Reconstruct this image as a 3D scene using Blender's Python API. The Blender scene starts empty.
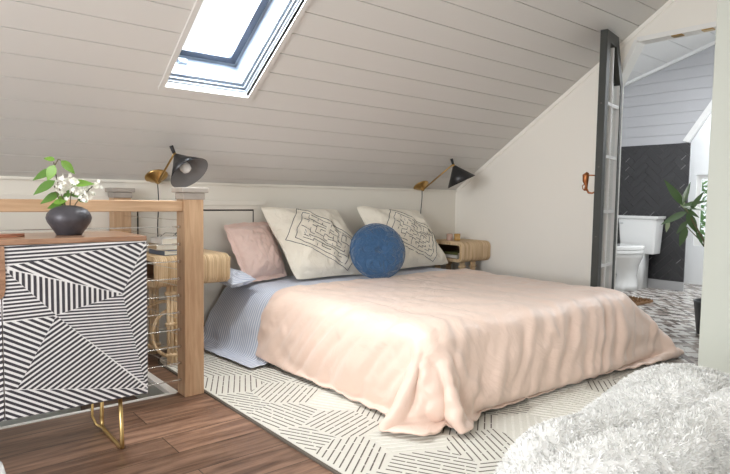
import bpy, math, random
import numpy as np
from mathutils import Vector, Matrix, Euler, noise
random.seed(7)
S = 0.9                       # drawing units -> metres
scn = bpy.context.scene
COL = scn.collection
PI = math.pi

# ------------------------------------------------------------ mesh collector
class MB:
    def __init__(s): s.v = []; s.f = []; s.m = []; s.uv = None
    def add(s, vs, fs, mi=0):
        b = len(s.v); s.v += [tuple(p) for p in vs]
        s.f += [tuple(b + i for i in f) for f in fs]; s.m += [mi] * len(fs); return s
    def box(s, a, b, mi=0, M=None):
        x0, y0, z0 = a; x1, y1, z1 = b
        vs = [(x0,y0,z0),(x1,y0,z0),(x1,y1,z0),(x0,y1,z0),(x0,y0,z1),(x1,y0,z1),(x1,y1,z1),(x0,y1,z1)]
        if M is not None: vs = [M @ Vector(p) for p in vs]
        return s.add(vs, [(0,3,2,1),(4,5,6,7),(0,1,5,4),(1,2,6,5),(2,3,7,6),(3,0,4,7)], mi)
    def prism(s, pts, d, mi=0):
        """closed prism: polygon pts (3-D, planar) pushed along vector d"""
        n = len(pts); d = Vector(d)
        vs = [Vector(p) for p in pts] + [Vector(p) + d for p in pts]
        fs = [tuple(range(n))[::-1], tuple(range(n, 2*n))] + [(i, (i+1) % n, n+(i+1) % n, n+i) for i in range(n)]
        return s.add(vs, fs, mi)
    def tube(s, pts, r, n=10, mi=0, closed=False, cap=True):
        P = [Vector(p) for p in pts]; N = len(P)
        rr = r if isinstance(r, (list, tuple)) else [r] * N
        up = None; rings = []
        for i, p in enumerate(P):
            if closed: t = P[(i+1) % N] - P[i-1]
            else: t = P[min(i+1, N-1)] - P[max(i-1, 0)]
            t.normalize()
            if up is None:
                up = Vector((0,0,1)) if abs(t.z) < .9 else Vector((1,0,0))
            a = (up - t * up.dot(t))
            if a.length < 1e-5: a = t.orthogonal()
            a.normalize(); up = a; b = t.cross(a)
            rings.append([p + (a*math.cos(2*PI*k/n) + b*math.sin(2*PI*k/n)) * rr[i] for k in range(n)])
        vs = [q for R in rings for q in R]; fs = []
        for i in range(N if closed else N-1):
            j = (i+1) % N
            for k in range(n): fs.append((i*n+k, i*n+(k+1) % n, j*n+(k+1) % n, j*n+k))
        if cap and not closed:
            fs.append(tuple(range(n))[::-1]); fs.append(tuple((N-1)*n+k for k in range(n)))
        return s.add(vs, fs, mi)
    def lathe(s, prof, c=(0,0,0), M=None, n=32, mi=0):
        c = Vector(c); vs = []; fs = []
        for r, z in prof:
            for k in range(n):
                p = Vector((r*math.cos(2*PI*k/n), r*math.sin(2*PI*k/n), z))
                if M is not None: p = M @ p
                vs.append(c + p)
        for i in range(len(prof)-1):
            for k in range(n): fs.append((i*n+k, i*n+(k+1) % n, (i+1)*n+(k+1) % n, (i+1)*n+k))
        if prof[0][0] > 1e-6: fs.append(tuple(range(n))[::-1])
        if prof[-1][0] > 1e-6: fs.append(tuple((len(prof)-1)*n+k for k in range(n)))
        return s.add(vs, fs, mi)
    def grid(s, fn, nu, nv, mi=0, uv=False, wrapu=False):
        vs = [fn(i/(nu-1) if not wrapu else i/nu, j/(nv-1)) for j in range(nv) for i in range(nu)]
        fs = []
        for j in range(nv-1):
            for i in range(nu if wrapu else nu-1):
                i2 = (i+1) % nu
                fs.append((j*nu+i, j*nu+i2, (j+1)*nu+i2, (j+1)*nu+i))
        return s.add(vs, fs, mi)

def build(name, mb, mats, parent=None, smooth=False, bevel=0, weld=False, angle=None):
    me = bpy.data.meshes.new(name)
    me.from_pydata([(a*S, b*S, c*S) for a, b, c in mb.v], [], mb.f)
    mats = mats if isinstance(mats, (list, tuple)) else [mats]
    for m in mats: me.materials.append(m)
    if len(mats) > 1: me.polygons.foreach_set('material_index', mb.m)
    me.update()
    if smooth: me.polygons.foreach_set('use_smooth', [True]*len(me.polygons))
    o = bpy.data.objects.new(name, me); COL.objects.link(o)
    if parent is not None: o.parent = parent
    if bevel:
        b = o.modifiers.new('b', 'BEVEL'); b.width = bevel; b.segments = 2; b.limit_method = 'ANGLE'; b.angle_limit = .6
    return o
def thing(name, label, cat, loc=(0,0,0), rz=0, group=None):
    o = bpy.data.objects.new(name, None); COL.objects.link(o)
    o.location = Vector(loc) * S; o.rotation_euler = (0,0,rz); o.empty_display_size = .1
    o['label'] = label; o['category'] = cat
    if group: o['group'] = group
    return o
def tag(o, label, cat, group=None, loc=None):
    o['label'] = label; o['category'] = cat
    if group: o['group'] = group
    if loc is not None: o.location = Vector(loc)*S
    return o
def struct(name, mb, mats, parent=None, **k):
    o = build(name, mb, mats, parent, **k)
    if parent is None: o['kind'] = 'structure'
    return o

# ------------------------------------------------------------ materials
def mat(name, col, rough=.6, metal=0, spec=.5, bump=None, var=None, sheen=0, coat=0, trans=0):
    """bump=(scale,strength,dist[,stretch]); var=(scale,amount): own blotchy colour variation"""
    m = bpy.data.materials.new(name); m.use_nodes = True
    nt = m.node_tree; N = nt.nodes; L = nt.links; p = N['Principled BSDF']
    p.inputs['Base Color'].default_value = (*col, 1); p.inputs['Roughness'].default_value = rough
    p.inputs['Metallic'].default_value = metal; p.inputs['Specular IOR Level'].default_value = spec
    p.inputs['Sheen Weight'].default_value = sheen; p.inputs['Coat Weight'].default_value = coat
    p.inputs['Transmission Weight'].default_value = trans
    tc = N.new('ShaderNodeTexCoord')
    if var:
        n = N.new('ShaderNodeTexNoise'); n.inputs['Scale'].default_value = var[0]; n.inputs['Detail'].default_value = 5
        mp = N.new('ShaderNodeMapping'); L.new(tc.outputs['Object'], mp.inputs[0]); L.new(mp.outputs[0], n.inputs['Vector'])
        if len(var) > 2: mp.inputs['Scale'].default_value = var[2]
        mx = N.new('ShaderNodeMix'); mx.data_type = 'RGBA'
        a = var[1]
        mx.inputs['A'].default_value = (*[max(0, c*(1-a)) for c in col], 1); mx.inputs['B'].default_value = (*[min(1, c*(1+a)) for c in col], 1)
        L.new(n.outputs['Fac'], mx.inputs['Factor']); L.new(mx.outputs['Result'], p.inputs['Base Color'])
    if bump:
        n = N.new('ShaderNodeTexNoise'); n.inputs['Scale'].default_value = bump[0]; n.inputs['Detail'].default_value = 6
        mp = N.new('ShaderNodeMapping'); L.new(tc.outputs['Object'], mp.inputs[0]); L.new(mp.outputs[0], n.inputs['Vector'])
        if len(bump) > 3: mp.inputs['Scale'].default_value = bump[3]
        b = N.new('ShaderNodeBump'); b.inputs['Strength'].default_value = bump[1]; b.inputs['Distance'].default_value = bump[2]
        L.new(n.outputs['Fac'], b.inputs['Height']); L.new(b.outputs[0], p.inputs['Normal'])
    return m
def wood_grain(name, c1, c2, rough=.45, axis='X', scale=1.0, planks=None, coat=0):
    m = bpy.data.materials.new(name); m.use_nodes = True
    nt = m.node_tree; N = nt.nodes; L = nt.links; p = N['Principled BSDF']
    tc = N.new('ShaderNodeTexCoord'); mp = N.new('ShaderNodeMapping'); L.new(tc.outputs['Object'], mp.inputs[0])
    st = {'X': (1.2, 14, 14), 'Y': (14, 1.2, 14), 'Z': (14, 14, 1.2)}[axis]
    mp.inputs['Scale'].default_value = [s*scale for s in st]
    n = N.new('ShaderNodeTexNoise'); n.inputs['Scale'].default_value = 3; n.inputs['Detail'].default_value = 9
    n.inputs['Roughness'].default_value = .62; n.inputs['Distortion'].default_value = .6
    src = mp.outputs[0]
    cr = N.new('ShaderNodeValToRGB'); cr.color_ramp.elements[0].position = .32; cr.color_ramp.elements[1].position = .68
    cr.color_ramp.elements[0].color = (*c1, 1); cr.color_ramp.elements[1].color = (*c2, 1)
    if planks:
        bk = N.new('ShaderNodeTexBrick'); L.new(tc.outputs['Object'], bk.inputs['Vector'])
        bk.inputs['Scale'].default_value = 1; bk.inputs['Brick Width'].default_value = planks[0]; bk.inputs['Row Height'].default_value = planks[1]
        bk.inputs['Mortar Size'].default_value = .0018; bk.inputs['Mortar Smooth'].default_value = .1
        bk.offset = .37; bk.inputs['Color1'].default_value = (0,0,0,1); bk.inputs['Color2'].default_value = (1,1,1,1); bk.inputs['Mortar'].default_value = (.5,.5,.5,1)
        # each plank its own piece of grain and tone
        sc_ = N.new('ShaderNodeVectorMath'); sc_.operation = 'SCALE'; sc_.inputs['Scale'].default_value = 31
        L.new(bk.outputs['Color'], sc_.inputs[0])
        ad = N.new('ShaderNodeVectorMath'); L.new(mp.outputs[0], ad.inputs[0]); L.new(sc_.outputs[0], ad.inputs[1]); src = ad.outputs[0]
    L.new(src, n.inputs['Vector']); L.new(n.outputs['Fac'], cr.inputs[0]); out = cr.outputs[0]
    if planks:
        hs = N.new('ShaderNodeHueSaturation'); mr = N.new('ShaderNodeMapRange'); L.new(bk.outputs['Color'], mr.inputs[0])
        mr.inputs['To Min'].default_value = .72; mr.inputs['To Max'].default_value = 1.25
        L.new(mr.outputs[0], hs.inputs['Value']); L.new(out, hs.inputs['Color'])
        mx = N.new('ShaderNodeMix'); mx.data_type = 'RGBA'; L.new(bk.outputs['Fac'], mx.inputs['Factor'])
        L.new(hs.outputs[0], mx.inputs['A']); mx.inputs['B'].default_value = (.02,.012,.008,1); out = mx.outputs['Result']
    L.new(out, p.inputs['Base Color'])
    p.inputs['Roughness'].default_value = rough; p.inputs['Coat Weight'].default_value = coat
    b = N.new('ShaderNodeBump'); b.inputs['Strength'].default_value = .25; b.inputs['Distance'].default_value = .002
    L.new(n.outputs['Fac'], b.inputs['Height']); L.new(b.outputs[0], p.inputs['Normal'])
    return m

M_ceil = mat('ceiling paint', (.68,.66,.63), .5, bump=(9,.12,.002,(1,12,12)))
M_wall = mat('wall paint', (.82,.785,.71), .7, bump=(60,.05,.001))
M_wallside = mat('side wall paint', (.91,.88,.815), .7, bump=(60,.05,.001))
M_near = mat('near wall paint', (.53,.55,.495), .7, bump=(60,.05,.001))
M_trim = mat('white trim', (.86,.855,.83), .4)
M_white = mat('white lining', (.93,.94,.95), .35)
M_floor = wood_grain('floor planks', (.085,.040,.024), (.34,.20,.135), .30, 'X', .8, planks=(1.3,.17))
M_oak = wood_grain('oak', (.47,.29,.165), (.62,.42,.26), .5, 'Z', 1.3)
M_oakx = wood_grain('oak rail', (.47,.29,.165), (.62,.42,.26), .5, 'X', 1.3)
M_oaky = wood_grain('oak rail deep', (.47,.29,.165), (.62,.42,.26), .5, 'Y', 1.3)
M_walnut = wood_grain('walnut', (.22,.11,.06), (.42,.245,.15), .3, 'X', 1.2, coat=.3)
M_cap = mat('weathered grey cap', (.40,.36,.32), .6, bump=(50,.4,.003), var=(30,.2))
M_steel = mat('steel cable', (.75,.74,.72), .25, 1)
M_darksteel = mat('dark steel', (.10,.09,.085), .45, .8)
M_brass = mat('aged brass', (.52,.34,.13), .3, 1, bump=(60,.15,.001))
M_brassleg = mat('gold brass leg', (.60,.44,.19), .3, 1)
M_black = mat('black paint', (.018,.018,.02), .35)
M_shadein = mat('grey shade lining', (.20,.195,.20), .55)
M_cord = mat('black cord', (.012,.012,.013), .6)
M_bulb = mat('opal bulb', (.93,.93,.92), .2)
M_inkstripe = mat('charcoal stripe', (.045,.042,.052), .5)
M_bonestripe = mat('bone white stripe', (.80,.785,.78), .45)
M_rattan = None
M_interior = mat('dark inside wood', (.16,.085,.04), .6)
M_grey = mat('grey upholstery', (.20,.195,.195), .9, bump=(300,.3,.001))
M_gap = mat('dark gap', (.03,.028,.026), .9)
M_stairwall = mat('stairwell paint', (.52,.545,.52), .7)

def fabric(name, col, rough=.75, sheen=.3, sc=350, st=.25, wr=None, spec=.3):
    m = mat(name, col, rough, spec=spec, sheen=sheen, bump=(sc, st, .0008))
    if wr:
        nt = m.node_tree; N = nt.nodes; L = nt.links; p = N['Principled BSDF']
        n = N.new('ShaderNodeTexNoise'); n.inputs['Scale'].default_value = wr[0]; n.inputs['Detail'].default_value = 4; n.inputs['Distortion'].default_value = wr[3] if len(wr) > 3 else 1.2
        tc = N.new('ShaderNodeTexCoord'); mp = N.new('ShaderNodeMapping'); L.new(tc.outputs['Object'], mp.inputs[0]); mp.inputs['Scale'].default_value = wr[4] if len(wr) > 4 else (1,1,1)
        L.new(mp.outputs[0], n.inputs['Vector'])
        b = N.new('ShaderNodeBump'); b.inputs['Strength'].default_value = wr[1]; b.inputs['Distance'].default_value = wr[2]
        old = p.inputs['Normal'].links[0].from_socket
        L.new(n.outputs['Fac'], b.inputs['Height']); L.new(old, b.inputs['Normal']); L.new(b.outputs[0], p.inputs['Normal'])
    return m
M_peach = fabric('peach sateen', (.81,.615,.515), .40, .25, 500, .15, (5, .55, .02, 1.5), spec=.45)
M_pinkcase = fabric('blush cotton', (.80,.60,.535), .7, .3, 500, .2, (6, .9, .03))
M_cream = fabric('cream cotton', (.92,.865,.75), .85, .2, 260, .5, (7, .9, .03))
M_velvet = fabric('blue velvet', (.03,.10,.22), .45, .5, 400, .3, (11, 1.0, .03, 2.5))
M_thread = mat('charcoal embroidery thread', (.035,.032,.035), .8)
M_sherpa = mat('white sherpa', (.80,.795,.775), .95, sheen=.1, spec=.1)
M_rug = mat('ivory rug pile', (.70,.675,.61), .95, spec=.1, bump=(220,.8,.004), var=(60,.05))
M_rugdark = mat('charcoal rug line', (.15,.13,.11), .95, spec=.1, bump=(220,.8,.004))
M_rughi = mat('ivory rug raised line', (.77,.745,.685), .95, spec=.1)
M_porcelain = mat('white porcelain', (.86,.87,.87), .12, coat=.5)
M_chrome = mat('chrome', (.7,.7,.72), .12, 1)
M_tile = mat('charcoal wall tile', (.030,.030,.033), .32, var=(8,.35))
M_grout = mat('dark grout', (.085,.082,.082), .8)
M_tileedge = mat('painted tile glint', (.30,.29,.29), .4)  # pale colour painting glints of light on the tile ends
M_floorgrout = mat('floor grout', (.50,.485,.47), .8)
M_ftile = [mat('floor tile white', (.62,.60,.57), .25), mat('floor tile grey', (.34,.30,.27), .25), mat('floor tile dark', (.17,.14,.125), .25)]
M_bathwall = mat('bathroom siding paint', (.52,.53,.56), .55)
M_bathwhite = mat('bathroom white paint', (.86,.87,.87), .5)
M_doorblack = mat('black painted door', (.022,.024,.019), .5, bump=(20,.1,.001))
M_bead = mat('white glazing bead', (.72,.72,.72), .4)
M_copper = mat('aged copper', (.36,.13,.045), .35, .7, bump=(80,.6,.002))
M_vase = mat('dark pewter stoneware', (.070,.066,.076), .42, .3, bump=(30,.7,.006), var=(25,.4))
M_leaf = mat('bright green leaf', (.17,.33,.045), .4, spec=.4)
M_leafdark = mat('deep green leaf', (.085,.19,.025), .4)
M_stem = mat('woody stem', (.10,.085,.04), .7)
M_petal = mat('white petal', (.93,.92,.84), .6)
M_figleaf = mat('fig leaf green', (.05,.10,.028), .3, spec=.6)
M_figback = mat('fig leaf underside', (.30,.36,.22), .5)
M_book = [mat('white book cover', (.75,.73,.69), .6), mat('tan book cover', (.46,.34,.22), .6), mat('slate blue book cover', (.13,.16,.22), .6), mat('green book cover', (.13,.14,.05), .6)]
M_pages = mat('book pages', (.74,.69,.58), .8)
M_amber = mat('amber glass', (.85,.52,.18), .08, trans=.35)
M_rose = mat('rose glass', (.88,.60,.50), .08, trans=.35)
M_wax = mat('candle wax', (.85,.78,.66), .5)
for m_ in (M_leaf, M_leafdark, M_petal):
    m_.node_tree.nodes['Principled BSDF'].inputs['Subsurface Weight'].default_value = .0

def rattan(name, axis):
    m = mat(name, (.72,.55,.35), .45)
    nt = m.node_tree; N = nt.nodes; L = nt.links; p = N['Principled BSDF']
    tc = N.new('ShaderNodeTexCoord'); n = N.new('ShaderNodeTexNoise'); mp = N.new('ShaderNodeMapping')
    mp.inputs['Scale'].default_value = {'X': (90,3,3), 'Z': (60,60,4)}[axis]; L.new(tc.outputs['Object'], mp.inputs[0]); L.new(mp.outputs[0], n.inputs['Vector'])
    n.inputs['Scale'].default_value = 1; n.inputs['Detail'].default_value = 3
    cr = N.new('ShaderNodeValToRGB'); cr.color_ramp.elements[0].position = .3; cr.color_ramp.elements[0].color = (.50,.32,.16,1)
    cr.color_ramp.elements[1].position = .6; cr.color_ramp.elements[1].color = (.76,.58,.37,1)
    L.new(n.outputs['Fac'], cr.inputs[0]); L.new(cr.outputs[0], p.inputs['Base Color']); return m
M_reed = rattan('rattan reed', 'X'); M_cane = rattan('rattan cane', 'Z')

# ------------------------------------------------------------ 2-D helpers
def clip(poly, a, b):
    """keep the part of convex 2-D polygon left of the line a->b"""
    out = []
    def sd(p): return (b[0]-a[0])*(p[1]-a[1]) - (b[1]-a[1])*(p[0]-a[0])
    for i in range(len(poly)):
        p, q = poly[i], poly[(i+1) % len(poly)]; sp, sq = sd(p), sd(q)
        if sp >= 0: out.append(p)
        if (sp > 0 > sq) or (sp < 0 < sq):
            t = sp/(sp-sq); out.append((p[0]+t*(q[0]-p[0]), p[1]+t*(q[1]-p[1])))
    return out
def ccw(poly):
    a = sum(poly[i][0]*poly[(i+1) % len(poly)][1] - poly[(i+1) % len(poly)][0]*poly[i][1] for i in range(len(poly)))
    return poly if a > 0 else poly[::-1]
def clip_poly(poly, region):
    region = ccw(region)
    for i in range(len(region)):
        if len(poly) < 3: return []
        poly = clip(poly, region[i], region[(i+1) % len(region)])
    return poly if len(poly) >= 3 else []
def stripes(region, ang, period, duty=.5, phase=0):
    """parallel bands at angle ang clipped to a convex region"""
    d = (math.cos(ang), math.sin(ang)); n = (-d[1], d[0])
    ts = [p[0]*n[0]+p[1]*n[1] for p in region]; us = [p[0]*d[0]+p[1]*d[1] for p in region]
    k = math.floor(min(ts)/period)-1; out = []
    while k*period < max(ts)+period:
        t0 = (k+phase)*period; t1 = t0+duty*period; u0, u1 = min(us)-1, max(us)+1
        q = [(u0*d[0]+t0*n[0], u0*d[1]+t0*n[1]), (u1*d[0]+t0*n[0], u1*d[1]+t0*n[1]), (u1*d[0]+t1*n[0], u1*d[1]+t1*n[1]), (u0*d[0]+t1*n[0], u0*d[1]+t1*n[1])]
        c = clip_poly(ccw(q), region)
        if c: out.append(c)
        k += 1
    return out

# ============================================================ ROOM SHELL
TH = math.atan(.684); CT, ST = math.cos(TH), math.sin(TH)
YB, ZK = 3.9, 1.146            # knee wall plane and height
XR = 4.4                       # right wall
def SL(x, s, h=0): return Vector((x, YB - s*CT + h*ST, ZK + s*ST + h*CT))   # slope coords, h = up/out of the room
def sl_box(mb, x0, x1, s0, s1, h0, h1, mi=0):
    vs = [SL(x, s, h) for h in (h0, h1) for (x, s) in ((x0,s0),(x1,s0),(x1,s1),(x0,s1))]
    mb.add(vs, [(0,1,2,3),(7,6,5,4),(4,5,1,0),(5,6,2,1),(6,7,3,2),(7,4,0,3)], mi)
XL, YN, SRIDGE = -2.2, -2.5, 4.0
ZR = SL(0, SRIDGE).z; YR = SL(0, SRIDGE).y
SKX0, SKX1, SKS0, SKS1 = 1.205, 1.705, .885, 2.06     # skylight clear opening
mb = MB(); s = -.1; pitch = .15; g = .0045
while s < SRIDGE:
    a, b = max(s+g/2, 0), min(s+pitch-g/2, SRIDGE)
    if b > SKS0-.0 and a < SKS1:
        sl_box(mb, XL, SKX0-.005, a, b, 0, .012); sl_box(mb, SKX1+.005, XR, a, b, 0, .012)
        if a < SKS0: sl_box(mb, SKX0-.005, SKX1+.005, a, SKS0, 0, .012)
        if b > SKS1: sl_box(mb, SKX0-.005, SKX1+.005, SKS1, b, 0, .012)
    else: sl_box(mb, XL, XR, a, b, 0, .012)
    s += pitch
for (x0, x1, s0, s1) in ((XL, SKX0-.005, -.1, SRIDGE), (SKX1+.005, XR, -.1, SRIDGE), (SKX0-.005, SKX1+.005, -.1, SKS0), (SKX0-.005, SKX1+.005, SKS1, SRIDGE)):
    sl_box(mb, x0, x1, s0, s1, .009, .05)
mb.box((XL, YN, ZR), (XR, YR, ZR+.05))
struct('ceiling', mb, M_ceil, bevel=0)

# floor with the stairwell opening
OX1, OY0, OY1 = 1.183, 2.985, 3.86
mb = MB(); t = .04
mb.box((XL, YN, -t), (XR+.12, OY0, 0)); mb.box((OX1, OY0, -t), (XR+.12, YB+.1, 0)); mb.box((XL, OY1, -t), (OX1, YB+.1, 0))
struct('floor', mb, M_floor)
mb = MB()
mb.box((XL, OY0-.012, -.02), (OX1, OY0+.008, .006)); mb.box((OX1-.03, OY0, -.02), (OX1+.012, OY1, .006))
struct('trim_1', mb, M_trim, bevel=.002)
mb = MB()
mb.box((XL, OY0-.05, -2.4), (OX1+.05, OY0, -.04)); mb.box((OX1, OY0, -2.4), (OX1+.05, OY1, -.04)); mb.box((XL, OY1, -2.4), (OX1+.05, OY1+.05, -.04)); mb.box((XL-.05, OY0-.05, -2.4), (XL, OY1+.05, -.04))
struct('wall_stairwell', mb, M_stairwall)
mb = MB()
for k in range(9):
    mb.box((OX1-.26*(k+1), OY0, -2.4), (OX1-.26*k, OY1, -.20-.20*k))
mb.box((XL, OY0, -2.45), (OX1, OY1, -2.4))
struct('floor_stairs', mb, M_floor)

# back (knee) wall with ledge mouldings and the hatch
mb = MB(); mb.box((XL, YB, 0), (XR, YB+.08, ZK+.02))
struct('wall_back', mb, M_wall)
mb = MB()
mb.box((XL, YB-.02, 1.128), (XR, YB, 1.14))
struct('trim_2', mb, M_wall, bevel=.002)
mb = MB()
mb.box((XL, YB-.022, .995), (1.14, YB, 1.045)); mb.box((XL, YB-.014, 0), (XL+.9, YB, .1))
mb.box((XL, YB-.008, .60), (1.0, YB, .99))
struct('trim_3', mb, M_wall, bevel=.002)
hx0, hx1, hz1 = 1.30, 2.136, .944
mb = MB()
mb.box((hx0-.07, YB-.03, .985), (hx1+.10, YB, 1.02)); mb.box((hx0-.06, YB-.02, .955), (hx1+.08, YB, .985))
mb.box((hx1+.012, YB-.014, .1), (hx1+.08, YB, .955)); mb.box((hx0-.08, YB-.014, .1), (hx0-.012, YB, .955))
struct('trim_4', mb, M_wall, bevel=.002)
mb = MB(); mb.box((hx0-.012, YB-.004, .12), (hx1+.012, YB-.001, .955), 1)
mb.box((hx0, YB-.012, .13), (hx1, YB-.004, hz1), 0)
struct('door_2', mb, [M_wall, M_gap])
# left and rear walls with tall windows that light the room
mb = MB(); wy0, wy1, wz0, wz1 = -.6, 1.9, .5, 2.3
mb.box((XL-.12, YN, -.04), (XL, wy0, ZR)); mb.box((XL-.12, wy0, -.04), (XL, wy1, wz0))
mb.prism([(XL-.12, wy0, wz1), (XL-.12, wy0, ZR), (XL-.12, YR, ZR), (XL-.12, wy1, ZK+(YB-wy1)*.684), (XL-.12, wy1, wz1)], (.12,0,0))
mb.prism([(XL-.12, wy1, -.04), (XL-.12, YB, -.04), (XL-.12, YB, ZK), (XL-.12, wy1, ZK+(YB-wy1)*.684)], (.12,0,0))
struct('wall_left', mb, M_wall)
def window(name, x0, x1, y0, y1, z0, z1, axis, nx=2, nz=2):
    """framed window; axis = the axis the wall is thin along"""
    fr = MB(); f = .05
    def bx(a0, a1, c0, c1):
        if axis == 'X': fr.box((x0, a0, c0), (x1, a1, c1))
        else: fr.box((a0, y0, c0), (a1, y1, c1))
    A0, A1 = (y0, y1) if axis == 'X' else (x0, x1)
    bx(A0, A0+f, z0, z1); bx(A1-f, A1, z0, z1); bx(A0+f, A1-f, z0, z0+f); bx(A0+f, A1-f, z1-f, z1)
    for i in range(1, nx): bx(A0+(A1-A0)*i/nx-.015, A0+(A1-A0)*i/nx+.015, z0+f, z1-f)
    for i in range(1, nz):
        for j in range(nx):
            l = A0+f if j == 0 else A0+(A1-A0)*j/nx+.015; r_ = A1-f if j == nx-1 else A0+(A1-A0)*(j+1)/nx-.015
            bx(l, r_, z0+(z1-z0)*i/nz-.012, z0+(z1-z0)*i/nz+.012)
    r = struct(name, fr, M_trim)
    return r
window('window_3', XL-.08, XL-.03, wy0, wy1, wz0, wz1, 'X', 3, 2)
mb = MB(); bx0, bx1, bz0, bz1 = -.6, 2.6, .9, 2.5
mb.box((XL-.12, YN-.12, -.04), (bx0, YN, ZR)); mb.box((bx1, YN-.12, -.04), (XR+.12, YN, ZR)); mb.box((bx0, YN-.12, -.04), (bx1, YN, bz0)); mb.box((bx0, YN-.12, bz1), (bx1, YN, ZR))
struct('wall_front', mb, M_wall)
window('window_4', bx0, bx1, YN-.08, YN-.03, bz0, bz1, 'Y', 3, 2)

# right wall with the cut-corner doorway
J, JH, JC, HZ = 2.285, 1.955, 2.14, 2.25
def zc(y): return ZK + (YB-y)*.684
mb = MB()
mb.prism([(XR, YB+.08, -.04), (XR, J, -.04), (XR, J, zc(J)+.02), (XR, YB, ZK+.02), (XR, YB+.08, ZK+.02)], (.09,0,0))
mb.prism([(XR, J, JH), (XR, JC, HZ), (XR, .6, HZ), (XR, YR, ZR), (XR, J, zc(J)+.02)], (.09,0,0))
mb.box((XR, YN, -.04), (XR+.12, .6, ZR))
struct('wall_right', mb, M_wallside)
mb = MB()   # cornice strip up the slope
for (s0, s1) in ((.02, SRIDGE),):
    vs = [Vector((x, *(SL(0, s_, h).yz))) for s_ in (s0, s1) for (x, h) in ((XR-.009, 0), (XR, 0), (XR, -.032), (XR-.009, -.032))]
    mb.add(vs, [(0,1,2,3),(4,7,6,5),(0,4,5,1),(1,5,6,2),(2,6,7,3),(3,7,4,0)])
mb.box((XR-.015, .2, 0), (XR, .25, .01))
struct('trim_5', mb, M_wallside)
mb = MB()   # door lining: jamb, slanted corner, head
def lining(p, q, w=.035, x0=XR-.012, x1=XR+.10):
    p = Vector((0, *p)); q = Vector((0, *q)); d = (q-p).normalized(); n = Vector((0, -d.z, d.y))
    p = p - n*.004; q = q - n*.004; pts = [p, q, q + n*w, p + n*w]; mb.prism([(x0, v.y, v.z) for v in pts], (x1-x0,0,0))
lining((J, JH+.01), (J, 0)); lining((JC-.01, HZ+.005), (J, JH)); lining((.6, HZ), (JC, HZ))
struct('trim_6', mb, M_trim)
for y, wh in ((1.86, 'farther'), (1.66, 'nearer')):
    br = MB(); br.box((-.02, -.035, -.008), (.03, .035, 0)); tag(build('catch_plate', br, M_brass), 'small brass catch plate under the doorway head, the one %s the camera' % ('nearer' if wh == 'nearer' else 'farther from'), 'bracket', 'catch plates under the doorway head', loc=(XR+.012, y, HZ-.005))

# near wall block
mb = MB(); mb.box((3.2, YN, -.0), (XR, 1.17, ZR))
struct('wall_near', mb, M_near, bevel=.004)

# skylight ------------------------------------------------------------
sk = MB(); w = .028
x0, x1, s0, s1 = SKX0, SKX1, SKS0, SKS1
for (a, b, c, d) in ((x0-w, x0, s0-w, s1+w), (x1, x1+w, s0-w, s1+w), (x0, x1, s0-w, s0), (x0, x1, s1, s1+w)): sl_box(sk, a, b, c, d, -.012, .02)
skylight = struct('window_1', sk, M_ceil)
ln = MB(); D = .27; w2 = .012
for (a, b, c, d) in ((x0-w2, x0, s0-w2, s1+w2), (x1, x1+w2, s0-w2, s1+w2), (x0, x1, s0-w2, s0), (x0, x1, s1, s1+w2)): sl_box(ln, a, b, c, d, -.004, D)
build('reveal_lining', ln, M_white, skylight)
fr = MB()
def ring(mbx, i, o, h0, h1, mi=0):
    a0, a1, c0, c1 = x0+i, x1-i, s0+i, s1-i; b0, b1, d0, d1 = x0+o, x1-o, s0+o, s1-o
    for (a, b, c, d) in ((a0, b0, c0, c1), (b1, a1, c0, c1), (b0, b1, c0, d0), (b0, b1, d1, c1)): sl_box(mbx, a, b, c, d, h0, h1, mi)
M_sash = mat('pale blue grey sash', (.50,.57,.66), .3); M_gasket = mat('dark gasket', (.05,.065,.10), .5)
ring(fr, 0, .010, .030, .036); ring(fr, 0, .022, .045, .05); ring(fr, 0, .03, .07, .2); ring(fr, .0, .075, .215, .225)
build('sash', fr, M_sash, skylight)
gk = MB(); ring(gk, .0, .012, .036, .040); ring(gk, .045, .078, .205, .2145); ring(gk, 0, .02, .0505, .056)
build('gasket', gk, M_gasket, skylight)
f2 = MB(); ring(f2, .078, .09, .20, .235); 
build('glass_frame', f2, M_gasket, skylight)
lt = MB()
sl_box(lt, x0+.10, x0+.15, s0+.03, s0+.05, .15, .178)
build('latch', lt, M_sash, skylight)
def glassmat():
    m = bpy.data.materials.new('clear glass'); m.use_nodes = True; nt = m.node_tree; N = nt.nodes; L = nt.links
    N.remove(N['Principled BSDF']); o = N['Material Output']; tr = N.new('ShaderNodeBsdfTransparent'); gl = N.new('ShaderNodeBsdfGlossy'); gl.inputs['Roughness'].default_value = .03
    tr.inputs[0].default_value = (.93,.95,.95,1)
    mx = N.new('ShaderNodeMixShader'); mx.inputs[0].default_value = .05
    L.new(tr.outputs[0], mx.inputs[1]); L.new(gl.outputs[0], mx.inputs[2]); L.new(mx.outputs[0], o.inputs[0]); return m
M_glass = glassmat()
gl = MB(); sl_box(gl, x0+.07, x1-.07, s0+.07, s1-.07, .226, .232)
build('pane', gl, M_glass, skylight)

# bathroom -------------------------------------------------------------
XF, XA, BY0, BY1 = 7.4, 8.2, .6, 4.3
def zb(y): return 2.547 + .32*(3.804-y)
mb = MB(); mb.box((XR+.12, BY0, -.05), (XA, BY1, -.012)); mb.box((3.96, 1.17, -.0), (XR+.12, 2.1, .003))
struct('floor_bathroom', mb, M_floorgrout)
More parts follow.
